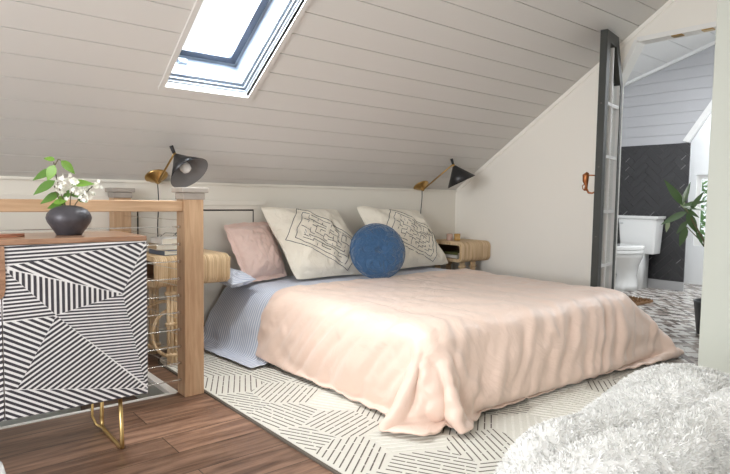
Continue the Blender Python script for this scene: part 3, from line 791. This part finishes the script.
# ============================================================ pillows
def pillow(name, label, corners, T, m, frame=None, pinch=.06, wr=.010, seed=0, group=None, ruffle=False, piping=False, n=36):
    TL, TR, BR, BL = [Vector(c) for c in corners]
    nrm = (TR-TL).cross(BL-TL).normalized()        # towards the room
    if nrm.y > 0: nrm = -nrm
    c0 = (TL+TR+BR+BL)/4; base = Vector((c0.x, c0.y, min(BL.z, BR.z)))
    def P(a_, b_, side, off=0):
        k = pinch
        aa = a_*(1 - k*(1-b_*b_)*1.0*abs(a_)**2); bb = b_*(1 - k*(1-a_*a_)*1.0*abs(b_)**2)
        aa += .045*noise.noise(Vector((b_*1.6+seed*3, a_*.7, 11)))*min(1, abs(a_)*1.5); bb += .05*max(0, b_)*noise.noise(Vector((a_*2.1+seed*5, 4, 17)))
        rc = abs(a_*b_)**5*.055; aa -= rc*(1 if a_ > 0 else -1); bb -= rc*(1 if b_ > 0 else -1)
        u, v = (aa+1)/2, (bb+1)/2
        q = BL*(1-u)*(1-v) + BR*u*(1-v) + TR*u*v + TL*(1-u)*v
        h = ((1-abs(a_)**2.6)*(1-abs(b_)**2.6)); h = max(h, 0)**.62
        edge = max(0, min(1, 3*(1-max(abs(a_), abs(b_)))))
        w1 = noise.noise(Vector((a_*2.2+seed, b_*2.2, side*3))); w2 = noise.noise(Vector((a_*6+seed*2, b_*6, side*5+2)))
        # soft creases running in from the corners
        cr = sum(math.sin(((a_-ca)*cb - (b_-cb)*ca)*9+seed+ca*2)*math.exp(-((a_-ca)**2+(b_-cb)**2)*2.2) for ca in (-1,1) for cb in (-1,1))
        return q + nrm*side*(h*T/2*(1+.16*w1) + (wr*w2 + wr*.8*cr)*edge + off) - base
    mb = MB(); mb.grid(lambda u, v: P(2*u-1, 2*v-1, 1, .001), n, n); mb.grid(lambda u, v: P(1-2*u, 2*v-1, -1, .001), n, n)
    root = thing(name, label, 'pillow', base, group=group or 'pillows at the head of the bed')
    o = build('pillowcase', mb, m, root, smooth=True)
    uvl = o.data.uv_layers.new(name='UVMap'); uv = []
    for f in mb.f:
        for i in f: p_ = mb.v[i]; uv += [p_[0]*S, p_[1]*S + p_[2]*S]
    uvl.data.foreach_set('uv', uv)
    # seam edge
    sm = MB(); pe = [P(a_, -1, 1) for a_ in np.linspace(-1,1,18)[:-1]] + [P(1, b_, 1) for b_ in np.linspace(-1,1,18)[:-1]] + [P(a_, 1, 1) for a_ in np.linspace(1,-1,18)[:-1]] + [P(-1, b_, 1) for b_ in np.linspace(1,-1,18)[:-1]]
    sm.tube(pe, .0045, 6, closed=True); build('seam', sm, m, root, smooth=True)
    if ruffle:
        fm = MB(); N_ = len(pe); ctr = sum(pe, Vector())/N_; vs = []; fs = []
        for i, q in enumerate(pe):
            d = (q-ctr).normalized(); 
            for t_ in (0, .5, 1): vs.append(q + d*.035*t_ + nrm*(.006*math.sin(i*1.9)*t_))
        for i in range(N_):
            j = (i+1) % N_
            for t_ in (0, 1): fs.append((3*i+t_, 3*i+t_+1, 3*j+t_+1, 3*j+t_))
        fm.add(vs, fs); build('flange', fm, m, root, smooth=True)
    if frame:
        em = MB(); A_, B_, C_, D_ = frame   # top, left, bottom, right in (a,b)
        def F(s_, t_):   # s from A to D, t from A to B
            return ((1-s_)*(1-t_)*A_[0]+s_*(1-t_)*D_[0]+s_*t_*C_[0]+(1-s_)*t_*B_[0], (1-s_)*(1-t_)*A_[1]+s_*(1-t_)*D_[1]+s_*t_*C_[1]+(1-s_)*t_*B_[1])
        def line(s0_, t0_, s1_, t1_, r=.0024):
            k = max(2, int(math.hypot(s1_-s0_, t1_-t0_)*14)+1)
            pts = []
            for i in range(k+1):
                a_, b_ = F(s0_+(s1_-s0_)*i/k, t0_+(t1_-t0_)*i/k); pts.append(P(max(-.98,min(.98,a_)), max(-.98,min(.98,b_)), 1, .0016))
            em.tube(pts, r, 5)
        for e_ in (0, .09):
            line(e_, e_, 1-e_, e_); line(1-e_, e_, 1-e_, 1-e_); line(1-e_, 1-e_, e_, 1-e_); line(e_, 1-e_, e_, e_)
        rnd = random.Random(seed+3); G = 11; lo, hi = .12, .88; st_ = (hi-lo)/G
        seen = {(0,0)}; stack = [(0,0)]; op = set()
        while stack:
            x, y = stack[-1]; nb = [(x+dx, y+dy) for dx, dy in ((1,0),(-1,0),(0,1),(0,-1)) if 0 <= x+dx < G and 0 <= y+dy < G and (x+dx, y+dy) not in seen]
            if not nb: stack.pop(); continue
            q = rnd.choice(nb); seen.add(q); op.add(frozenset([(x,y), q])); stack.append(q)
        for x in range(G):
            for y in range(G):
                if x+1 < G and frozenset([(x,y),(x+1,y)]) not in op and rnd.random() < .9: line(lo+(x+1)*st_, lo+y*st_, lo+(x+1)*st_+(.35*st_ if rnd.random() < .3 else 0), lo+(y+1)*st_, .0020)
                if y+1 < G and frozenset([(x,y),(x,y+1)]) not in op and rnd.random() < .9: line(lo+x*st_, lo+(y+1)*st_, lo+(x+1)*st_, lo+(y+1)*st_, .0024)
        build('embroidery', em, M_thread, root)
    return root
pillow('pillow', 'pale blush pillow with ruffled edge leaning at the bed head beside the rattan nightstand', [(1.85,3.74,.835), (2.25,3.83,.85), (2.27,3.66,.485), (1.90,3.54,.485)], .16, M_pinkcase, seed=1, ruffle=True, wr=.016)
pillow('pillow', 'blush pillow mostly hidden behind the right-hand embroidered pillow', [(3.42,3.87,.93), (3.88,3.87,.85), (3.965,3.78,.475), (3.46,3.78,.475)], .06, M_pinkcase, seed=5)
pillow('pillow', 'cream embroidered pillow left of the round blue cushion', [(2.085,3.71,.985), (2.83,3.76,.965), (2.98,3.47,.455), (2.24,3.45,.462)], .23, M_cream, frame=[(-.22,.93), (-.93,.02), (.25,-.93), (.75,-.08)], seed=2, wr=.018)
pillow('pillow', 'cream embroidered pillow right of the round blue cushion', [(2.98,3.73,.99), (3.74,3.745,.955), (3.93,3.53,.468), (3.14,3.48,.465)], .21, M_cream, frame=[(-.12,.93), (-.9,-.1), (.36,-.92), (.90,.0)], seed=9, wr=.018)
pillow('pillow', 'blue and white striped pillow lying flat at the bed corner under the blush pillow', [(1.725,3.80,.51), (1.90,3.82,.515), (1.90,3.40,.505), (1.72,3.38,.485)], .095, M_stripe, seed=4)
# round velvet cushion
cush = thing('round_cushion', 'round blue velvet cushion propped between the two cream pillows', 'cushion', (2.815, 3.24, .468))
ax = Vector((-.42, -.88, .30)).normalized(); Mx = ax.to_track_quat('Z', 'Y').to_matrix()
R_ = .208; mb = MB(); Nn, Nr = 64, 20
def cpt(th, r, side):
    rr = r*R_; h = max(0, 1-r**2.6)**.55*.085
    ple = .007*math.sin(th*26+2*math.sin(th*3))*r*(1-r)*2.2 + .006*noise.noise(Vector((math.cos(th)*r*4, math.sin(th)*r*4, side*4)))
    dimple = -.022*math.exp(-(r/.13)**2)
    return Mx @ Vector((rr*math.cos(th), rr*math.sin(th), side*(h+ple+dimple)*1.0))
cc = Vector((0,0,.195))
for side in (1, -1): mb.grid(lambda u, v: cc + cpt(side*2*PI*u, v**.8, side), Nn, Nr, wrapu=True)
build('cover', mb, M_velvet, cush, smooth=True)
mb = MB(); mb.tube([cc + Mx @ Vector((R_*math.cos(t_), R_*math.sin(t_), 0)) for t_ in np.linspace(0, 2*PI, 49)[:-1]], .005, 6, closed=True); build('piping', mb, M_velvet, cush, smooth=True)
mb = MB(); mb.lathe([(0,0),(.012,0),(.012,.004),(0,.008)], cc + Mx @ Vector((0,0,.058)), Mx, 16); build('button', mb, M_velvet, cush, smooth=True)

# ============================================================ nightstands
def nightstand(label, loc_, W_, D_=.42):
    root = thing('rattan_nightstand', label, 'nightstand', loc_, group='rattan nightstands beside the bed')
    zb0, zt0, r = .490, .665, .045
    x0, x1, y0, y1 = -W_/2, W_/2, -D_/2, D_/2
    # rounded-section shell (section in YZ), open at the -X end
    def section(off):
        pts = []
        for (cy, cz, a0) in ((y1-r, zt0-r, 0), (y0+r, zt0-r, PI/2), (y0+r, zb0+r, PI), (y1-r, zb0+r, 1.5*PI)):
            for k in range(6):
                a_ = a0 + PI/2*k/5; pts.append((cy+(r-off)*math.cos(a_), cz+(r-off)*math.sin(a_)))
        return pts
    o_, i_ = section(.004), section(.026); n = len(o_)
    sh = MB(); vs = [(x0, y, z) for y, z in o_] + [(x1, y, z) for y, z in o_] + [(x0, y, z) for y, z in i_] + [(x1-.02, y, z) for y, z in i_]
    fs = [(i, (i+1) % n, n+(i+1) % n, n+i)[::-1] for i in range(n)] + [(2*n+i, 2*n+(i+1) % n, 3*n+(i+1) % n, 3*n+i) for i in range(n)]
    fs += [(i, (i+1) % n, 2*n+(i+1) % n, 2*n+i) for i in range(n)] + [tuple(range(n, 2*n)), tuple(range(3*n, 4*n))[::-1]]
    sh.add(vs, fs); build('body', sh, M_interior if False else M_cane, root)
    inn = MB(); ii = section(.027); inn.add([(x0+.015, y, z) for y, z in ii] + [(x1-.022, y, z) for y, z in ii], [(i, (i+1) % n, n+(i+1) % n, n+i) for i in range(n)] + [tuple(range(n, 2*n))]); build('inner_lining', inn, M_interior, root)
    # reeds wrapped over the shell
    rd = MB(); x = x0+.008
    ring_ = section(.0)
    while x < x1:
        rd.tube([(x, y, z) for y, z in ring_], .0058, 6, closed=True); x += .0118
    for k in range(12):   # end grille on +X end
        yy = y0+.02+(D_-.04)*k/11; rd.tube([(x1, yy, zb0+.015), (x1+.004, yy, zt0-.015)], .0055, 6)
    build('reed_wrap', rd, M_reed, root, smooth=True)
    for sx in (-1, 1):
        for sy in (-1, 1):
            lg = MB(); cx, cy = -.045+sx*.075, sy*(D_/2-.06)
            for (dx, dy) in ((0,0), (.022,0), (-.022,0)): lg.tube([(cx+dx, cy+dy, 0), (cx+dx, cy+dy, zb0+.01)], .0105, 8)
            for z in (.06, .25, .44):
                lg.tube([(cx-.04, cy, z), (cx+.04, cy, z)], .013, 8)
            build('leg', lg, M_cane, root, smooth=True)
    for sy in (-1, 1):
        hp = MB(); hp.tube([(-.075+.155*math.cos(t_), sy*(D_/2-.09), .19+.155*math.sin(t_)) for t_ in np.linspace(0, 2*PI, 33)[:-1]], .011, 8, closed=True)
        build('hoop', hp, M_cane, root, smooth=True)
    return root
NL = Vector((1.465, 3.60, RZ)); NR = Vector((4.185, 3.655, 0))
nightstand('reeded rattan nightstand behind the cable railing, holding books and eyeglasses', NL, .48)
nightstand('reeded rattan nightstand in the far corner, holding two candle glasses', NR, .40)
def book(label, loc_, rz, w_, d_, h_, cov):
    r = thing('book', label, 'book', loc_, rz, 'books on and in the nightstands')
    c = MB(); c.box((-w_/2, -d_/2, 0), (w_/2, d_/2, .003)); c.box((-w_/2, -d_/2, h_-.003), (w_/2, d_/2, h_)); c.box((-w_/2, -d_/2, 0), (-w_/2+.003, d_/2, h_)); build('cover', c, cov, r)
    p = MB(); p.box((-w_/2+.003, -d_/2+.003, .003), (w_/2-.003, d_/2-.003, h_-.003)); build('pages', p, M_pages, r)
    return r
zt = .665 + .0065 + RZ
book('slate blue book at the bottom of the stack on the left nightstand', (1.42, 3.56, zt), .1, .26, .20, .028, M_book[2])
book('tan book in the middle of the stack on the left nightstand', (1.40, 3.57, zt+.029), -.08, .25, .18, .034, M_book[1])
book('white book on top of the stack under the eyeglasses', (1.41, 3.57, zt+.064), .05, .23, .17, .036, M_book[0])
gsp = thing('eyeglasses', 'dark framed eyeglasses resting on the top white book', 'eyeglasses', (1.45, 3.535, zt+.1005), .5)
mb = MB()
for s_ in (-1, 1): mb.tube([(s_*.034+.028*math.cos(t_), 0, .021+.019*math.sin(t_)) for t_ in np.linspace(0, 2*PI, 21)[:-1]], .0022, 6, closed=True)
mb.tube([(-.008,0,.028),(0,0,.031),(.008,0,.028)], .002, 6); build('frame', mb, M_black, gsp)
for s_ in (-1, 1): mb = MB(); mb.tube([(s_*.062, 0, .028), (s_*.064, .08, .028), (s_*.06, .12, .004)], .0018, 6); build('temple', mb, M_black, gsp)
for (i, (x, y, m_, lb)) in enumerate(((4.06, 3.66, M_rose, 'rosy glass candle holder on the far corner nightstand, left one'), (4.12, 3.62, M_amber, 'amber glass candle holder on the far corner nightstand, right one'))):
    g_ = thing('candle_glass', lb, 'candle', (x, y, .672), group='candle glasses on the corner nightstand')
    mb = MB().lathe([(0,0), (.027,0), (.029,.004), (.029,.062), (.0265,.062), (.0265,.008), (0,.008)], n=24); build('glass', mb, m_, g_, smooth=True)
    mb = MB().lathe([(0,.009), (.026,.009), (.026,.038), (0,.038)], n=24); mb.tube([(0,0,.038),(0,0,.046)], .001, 5); build('wax', mb, M_wax, g_)
book('white book lying inside the far corner nightstand', (4.10, 3.62, .5185), .0, .20, .22, .030, M_book[0])
book('thin olive green book lying on the white book inside the far corner nightstand', (4.10, 3.60, .549), .04, .19, .17, .022, M_book[3])

# ============================================================ wall lamps
def lamp(label, base, joint, axis, down, cord_end, L_=.17, R_=.135, base_n=None):
    base, joint, axis = Vector(base), Vector(joint), Vector(axis).normalized()
    r = thing('wall_lamp', label, 'lamp', base, group='black cone wall lamps above the bed')
    n = (base_n or Vector((0, -ST, -CT))).normalized(); Mb = n.to_track_quat('Z', 'Y').to_matrix()
    mb = MB().lathe([(.0,0), (.074,0), (.074,.004), (.066,.010), (.040,.026), (.022,.040), (.016,.052), (0,.054)], (0,0,0), Mb, 32); build('backplate', mb, M_brass, r, smooth=True)
    e = n*.05; j = joint-base
    mb = MB(); mb.tube([e, e+(j-e)*.5, j], .0065, 10); mb.lathe([(0,-.012),(.012,-.008),(.013,.004),(.006,.012),(0,.013)], e, Mb, 16); build('arm', mb, M_brass, r, smooth=True)
    mb = MB(); kk = Vector(down).normalized(); mb.tube([j - kk*.005, j + kk*.05], [.010, .0125], 12); build('knob', mb, M_black, r, smooth=True)
    mb = MB(); mb.tube([j, j+axis*.03], .011, 12); build('socket', mb, M_brass, r, smooth=True)
    Ma = axis.to_track_quat('Z', 'Y').to_matrix(); a0 = j + axis*.018
    mb = MB().lathe([(.016,0), (.022,.01), (R_*.54, L_*.5), (R_, L_)], a0, Ma, 48)
    mb.f = mb.f[:-2]; mb.m = mb.m[:-2]; nf = len(mb.f)
    mb2_ = MB().lathe([(.013,.004), (.021,.012), (R_*.55-.003, L_*.5), (R_-.0025, L_)], a0, Ma, 48); mb2_.f = mb2_.f[:-2]; mb2_.m = mb2_.m[:-2]
    mb2_.f = [f[::-1] for f in mb2_.f]
    mb.add(mb2_.v, mb2_.f, 1)
    b_ = 3*48; c_ = len(mb.v)-48
    mb.add([], [], 0); mb.f += [(b_+k, b_+(k+1) % 48, c_+(k+1) % 48, c_+k) for k in range(48)]; mb.m += [0]*48
    build('shade', mb, [M_black, M_shadein], r, smooth=True)
    mb = MB().lathe([(.0,.02), (.014,.025), (.016,.055), (.030,.085), (.034,.105), (.028,.128), (.012,.14), (0,.142)], a0, Ma, 24); build('bulb', mb, M_bulb, r, smooth=True)
    ce = Vector(cord_end)-base
    st_ = n*.015 + Vector((0,-.005,-.01)); P_ = []
    for k in range(9):
        t_ = k/8; q = st_.lerp(ce, t_); q += Vector((.006*math.sin(t_*6), 0, -.0*math.sin(PI*t_))); P_.append(q)
    mb = MB(); mb.tube(P_, .0035, 8); build('cord', mb, M_cord, r, smooth=True)
    return r
lamp('black cone wall lamp with grey lining, above the rattan nightstand by the railing', SL(1.405, .055, -.002), (1.395, 3.52, 1.306), (.25,-.58,-.62), (-.35,.1,.9), (1.43, 3.885, .70), L_=.155, R_=.126)
lamp('black cone wall lamp over the far corner by the right wall', SL(3.86, .06, -.002), (3.905, 3.50, 1.362), (.3,-.3,-.85), (-.35,.1,.9), (3.905, 3.886, .83), L_=.155, R_=.135)

# ============================================================ foreground sherpa pouf
PO = Vector((1.75, .56, .017))
pf = thing('sherpa_pouf', 'big fluffy white sherpa bean bag in the near right corner', 'pouf', PO)
def ppt(u, v):
    th = 2*PI*u; ph = PI*v      # v 0 top
    ex = lambda c, e: math.copysign(abs(c)**e, c)
    rx, ry, rz = .93, .47, .225
    x = rx*ex(math.cos(th), .85)*ex(math.sin(ph), .75); y = ry*ex(math.sin(th), .85)*ex(math.sin(ph), .75); z = rz + rz*ex(math.cos(ph), .75)
    q = Vector((x, y, 0)); ang = math.radians(8)
    x2, y2 = x*math.cos(ang)-y*math.sin(ang), x*math.sin(ang)+y*math.cos(ang)
    top = max(0, min(1, z/.3))
    fold = .05*noise.noise(Vector((x2*2.1+1.3, y2*2.6, .4))) + .030*math.sin((x2*1.2+y2*2.6)*4.2+1.5*noise.noise(Vector((x2*2, y2*2, 7))))
    cre = -.045*math.exp(-(((y2+.05) + .35*(x2-.0) - .08*math.sin(x2*5))/.055)**2) - .03*math.exp(-(((y2-.17) + .18*x2)/.05)**2)
    z2 = z + (fold*1.0 + cre*2.0)*top
    return Vector((x2, y2, max(z2, .0 if v > .9 else .004)))
NU, NV = 150, 76
mb = MB(); mb.grid(ppt, NU, NV, wrapu=True)
V = np.array(mb.v); rndm = np.random.RandomState(4)
F_ = np.array(mb.f); A4 = V[F_]; nrmf = np.cross(A4[:,2]-A4[:,0], A4[:,3]-A4[:,1]); ar = np.linalg.norm(nrmf, axis=1)+1e-12; nrmf = nrmf/ar[:,None]
cen = A4.mean(1); out = (cen - np.array([0,0,.2])); sgn = np.sign((nrmf*out).sum(1)); nrmf *= sgn[:,None]
keep = (cen[:,2] > .05)
pr = ar*keep; pr /= pr.sum(); NT = 85000
idx = rndm.choice(len(F_), NT, p=pr); uv_ = rndm.rand(NT, 2)
q = A4[idx]; base_ = (q[:,0]*(1-uv_[:,:1])+q[:,1]*uv_[:,:1])*(1-uv_[:,1:]) + (q[:,3]*(1-uv_[:,:1])+q[:,2]*uv_[:,:1])*uv_[:,1:]
nn = nrmf[idx]
# clumpy curl direction
ca = np.array([noise.noise_vector(Vector(b*48)) for b in base_]); cb_ = np.array([noise.noise_vector(Vector(b*12)) for b in base_])
lean = ca*1.3 + cb_*.9 + rndm.randn(NT,3)*.22 + np.array([-.15,-.1,-.25])
L1 = .0115*(.7+.6*rndm.rand(NT))[:,None]
d1 = nn + lean*.45; d1 /= np.linalg.norm(d1, axis=1)[:,None]
d2 = nn*.35 + lean; d2 /= np.linalg.norm(d2, axis=1)[:,None]
side = np.cross(d1, rndm.randn(NT,3)); side /= np.linalg.norm(side, axis=1)[:,None]; wv = .0017
p1 = base_ + d1*L1*.55; p2 = p1 + d2*L1*.6
base_ = base_ - nn*.003
vv = np.stack([base_-side*wv, base_+side*wv, p1+side*wv*.9, p1-side*wv*.9, p2], 1).reshape(-1,3)
b0 = len(mb.v); mb.v += [tuple(x) for x in vv.tolist()]
for i in range(NT):
    k = b0+5*i; mb.f.append((k,k+1,k+2,k+3)); mb.f.append((k+3,k+2,k+4))
mb.m += [0]*(2*NT)
build('sherpa_cover', mb, M_sherpa, pf, smooth=True)

# small white rounded stool at the near left corner
mb = MB().lathe([(0,0), (.10,0), (.115,.02), (.12,.10), (.118,.25), (.105,.30), (.06,.325), (0,.33)], n=40)
tag(build('ceramic_stool', mb, M_porcelain, smooth=True), 'white rounded ceramic stool peeking in at the lower left corner', 'stool', loc=(.134, 1.85, 0))

# ============================================================ toilet
TO = Vector((7.0, 3.39, -.006))
tl = thing('toilet', 'white two piece toilet against the dark herringbone tiles', 'toilet', TO)
def rr_box(x0, x1, y0, y1, z0, z1, tx0=0, ty=0, r=.03, n=5, mi=0, mb=None):
    """rounded box; bottom inset by tx0 / ty"""
    mb = mb or MB(); rings = []
    def ringp(ix, iy, z, rr):
        pts = []
        for (cx, cy, a0) in ((x1-rr, y1-iy-rr, 0), (x0+ix+rr, y1-iy-rr, PI/2), (x0+ix+rr, y0+iy+rr, PI), (x1-rr, y0+iy+rr, 1.5*PI)):
            for k in range(n): a_ = a0+PI/2*k/(n-1); pts.append((cx+rr*math.cos(a_), cy+rr*math.sin(a_), z))
        return pts
    R = [ringp(tx0, ty, z0, r), ringp(0, 0, z1, r)]; m = len(R[0])
    mb.add(R[0]+R[1], [tuple(range(m))[::-1], tuple(range(m, 2*m))] + [(i, (i+1) % m, m+(i+1) % m, m+i) for i in range(m)], mi); return mb
mb = rr_box(.14, .385, -.235, .235, .43, .855, .03, .03); build('tank', mb, M_porcelain, tl, bevel=.006)
mb = rr_box(.115, .39, -.26, .26, .855, .893, .01, .01); build('tank_lid', mb, M_porcelain, tl, bevel=.008)
def egg(t_, rx, ry, cx): 
    x = cx - rx*math.cos(t_)*(1.15 if math.cos(t_) > 0 else .75); return (x, ry*math.sin(t_))
def stack(levels, m=36):
    mb = MB(); vs = []; 
    for (rx, ry, cx, z) in levels: vs += [(*egg(2*PI*k/m, rx, ry, cx), z) for k in range(m)]
    fs = [(i*m+k, i*m+(k+1) % m, (i+1)*m+(k+1) % m, (i+1)*m+k) for i in range(len(levels)-1) for k in range(m)] + [tuple(range(m))[::-1], tuple(range((len(levels)-1)*m, len(levels)*m))]
    mb.add(vs, fs); return mb
mb = stack([(.20,.125,-.03,0), (.19,.115,-.03,.06), (.17,.10,-.02,.18), (.20,.13,-.05,.30), (.27,.19,-.10,.40), (.29,.205,-.12,.455)]); mb.box((.05,-.10,.0), (.30,.10,.43)); build('bowl', mb, M_porcelain, tl, smooth=True)
mb = stack([(.30,.212,-.12,.458), (.305,.217,-.12,.463), (.305,.217,-.12,.490), (.30,.21,-.12,.496)]); build('seat', mb, M_porcelain, tl, smooth=False)
mb = stack([(.30,.212,-.12,.500), (.307,.219,-.12,.506), (.307,.219,-.12,.535), (.28,.20,-.12,.548)]); build('seat_lid', mb, M_porcelain, tl, smooth=False)
mb = MB(); mb.tube([(.13,.20,.80), (.115,.20,.80), (.11,.15,.797)], .008, 8); build('flush_handle', mb, M_chrome, tl)
for y in (-.09, .09):
    mb = MB(); mb.tube([(.14, y, .49), (.14, y+.03, .49)], .018, 8); build('seat_hinge', mb, M_porcelain, tl)

# bath mat
mb = MB()
mb.prism([(x, y, 0) for x, y in [(-.3,-.28),(.3,-.28),(.33,-.24),(.33,.24),(.3,.28),(-.3,.28),(-.33,.24),(-.33,-.24)]], (0,0,.02))
for k in range(1500):
    x, y = random.uniform(-.32,.32), random.uniform(-.27,.27); a_ = random.uniform(0, 6.3)
    mb.add([(x, y, .018), (x+.008*math.cos(a_), y+.008*math.sin(a_), .018), (x+random.uniform(-.01,.01), y+random.uniform(-.01,.01), .045)], [(0,1,2)])
tag(build('bath_mat', mb, mat('brown shag', (.20,.105,.045), .9)), 'small shaggy brown bath mat in front of the toilet', 'mat', loc=(6.0, 3.05, -.006))

# ============================================================ fig plant in the bathroom
FO = Vector((5.15, 1.80, -.006))
fig = thing('potted_fig', 'glossy leaved potted fig standing in the bathroom beside the doorway', 'plant', FO)
mb = MB().lathe([(0,0), (.10,0), (.13,.25), (.135,.27), (.125,.27), (.12,.24), (0,.24)], n=32); build('pot', mb, M_black, fig, smooth=True)
mb = MB(); mb.tube([(0,0,.24), (.01,.0,.5), (-.01,.08,.75), (0,.20,.95), (.0,.25,1.03)], [.012,.011,.009,.006,.003], 8); mb.tube([(-.005,.04,.66), (0,.12,.76), (0,.22,.86)], [.007,.005,.003], 6); build('stem', mb, M_stem, fig, smooth=True)
def figleaf(b, t_, W_, under=False, nn=(-.7,-.3,.6)):
    def Q(px, py): # small local drawing plane (Y to the left, Z up)
        return Vector((0, .40-(px-667)*.0086, 1.256-(py-180)*.0082))
    B_, T_ = Q(*b), Q(*t_); B_.x += random.uniform(-.03,.03); T_.x += random.uniform(-.06,.06); d = T_-B_
    mb = MB(); leaf(mb, B_, d, nn, d.length, W_, .10); 
    build('leaf', mb, M_figback if under else M_figleaf, fig, smooth=True)
figleaf((683,207), (666,179), .075); figleaf((684,210), (676,190), .05, True)
figleaf((684,207), (704,201), .05); figleaf((684,208), (709,210), .07, nn=(-.4,-.2,.9))
figleaf((688,213), (664,226), .075); figleaf((672,222), (667,236), .04, True, (-.9,-.2,.1)); figleaf((688,214), (698,235), .08)
figleaf((688,222), (678,236), .05); figleaf((688,228), (679,250), .07); figleaf((684,210), (698,218), .05); figleaf((696,232), (706,246), .03)
figleaf((690,212), (703,192), .05); figleaf((684,205), (690,183), .045)

# ============================================================ LIGHT
def area(name, loc_, rot, sx, sy, power, col=(1,1,1), spread=None):
    l = bpy.data.lights.new(name, 'AREA'); l.shape = 'RECTANGLE'; l.size = sx*S; l.size_y = sy*S; l.energy = power; l.color = col
    if spread: l.spread = spread
    o = bpy.data.objects.new(name, l); COL.objects.link(o); o.location = Vector(loc_)*S; o.rotation_euler = rot; return o
area('window_light_left', (XL-.16, (wy0+wy1)/2, (wz0+wz1)/2), (0, -PI/2, 0), 1.8, 2.5, 110, (.97,.985,1))
area('window_light_front', ((bx0+bx1)/2, YN-.16, (bz0+bz1)/2), (PI/2, 0, 0), 3.2, 1.6, 9, (1,.98,.95))
c = SL((SKX0+SKX1)/2, (SKS0+SKS1)/2, .40)
dn_ = Vector((0, -ST, -CT)); o = area('skylight_light', c, (0,0,0), .9, 1.6, 135, (.98,.99,1)); o.rotation_euler = dn_.to_track_quat('-Z', 'Y').to_euler()
area('bath_alcove_fill', (7.8, 2.3, 2.75), (0,0,0), .5, .9, 22, (.95,.98,1))  # added fill that brightens the white alcove wall, no real fixture
area('bath_overhead_fill', (5.9, 2.2, 2.7), (0,0,0), .8, .8, 20, (.97,.985,1))  # added overhead fill for the bathroom, stands for no fitted lamp
w = bpy.data.worlds.new('World'); scn.world = w; w.use_nodes = True
w.node_tree.nodes['Background'].inputs[0].default_value = (.93,.96,1,1); w.node_tree.nodes['Background'].inputs[1].default_value = 1.2

# ============================================================ CAMERA
vx = np.array([1070-365, -(209-237), 0.]); vy = np.array([-120-365, -(191-237), 0.]); f = math.sqrt(-(vx[0]*vy[0]+vx[1]*vy[1]))
vx[2] = vy[2] = -f; vx /= np.linalg.norm(vx); vy /= np.linalg.norm(vy); vz = np.cross(vx, vy)
Rm = Matrix((vx.tolist(), vy.tolist(), vz.tolist()))
cam = bpy.data.cameras.new('camera'); co = bpy.data.objects.new('camera', cam); COL.objects.link(co)
cam.sensor_width = 36; cam.lens = f/730*36; cam.clip_start = .02
co.matrix_world = Matrix.Translation(Vector((0,0,1.05))*S) @ Rm.to_4x4()
scn.camera = co
scn.view_settings.view_transform = 'Standard'; scn.view_settings.look = 'None'; scn.view_settings.gamma = 1; scn.view_settings.exposure = .38
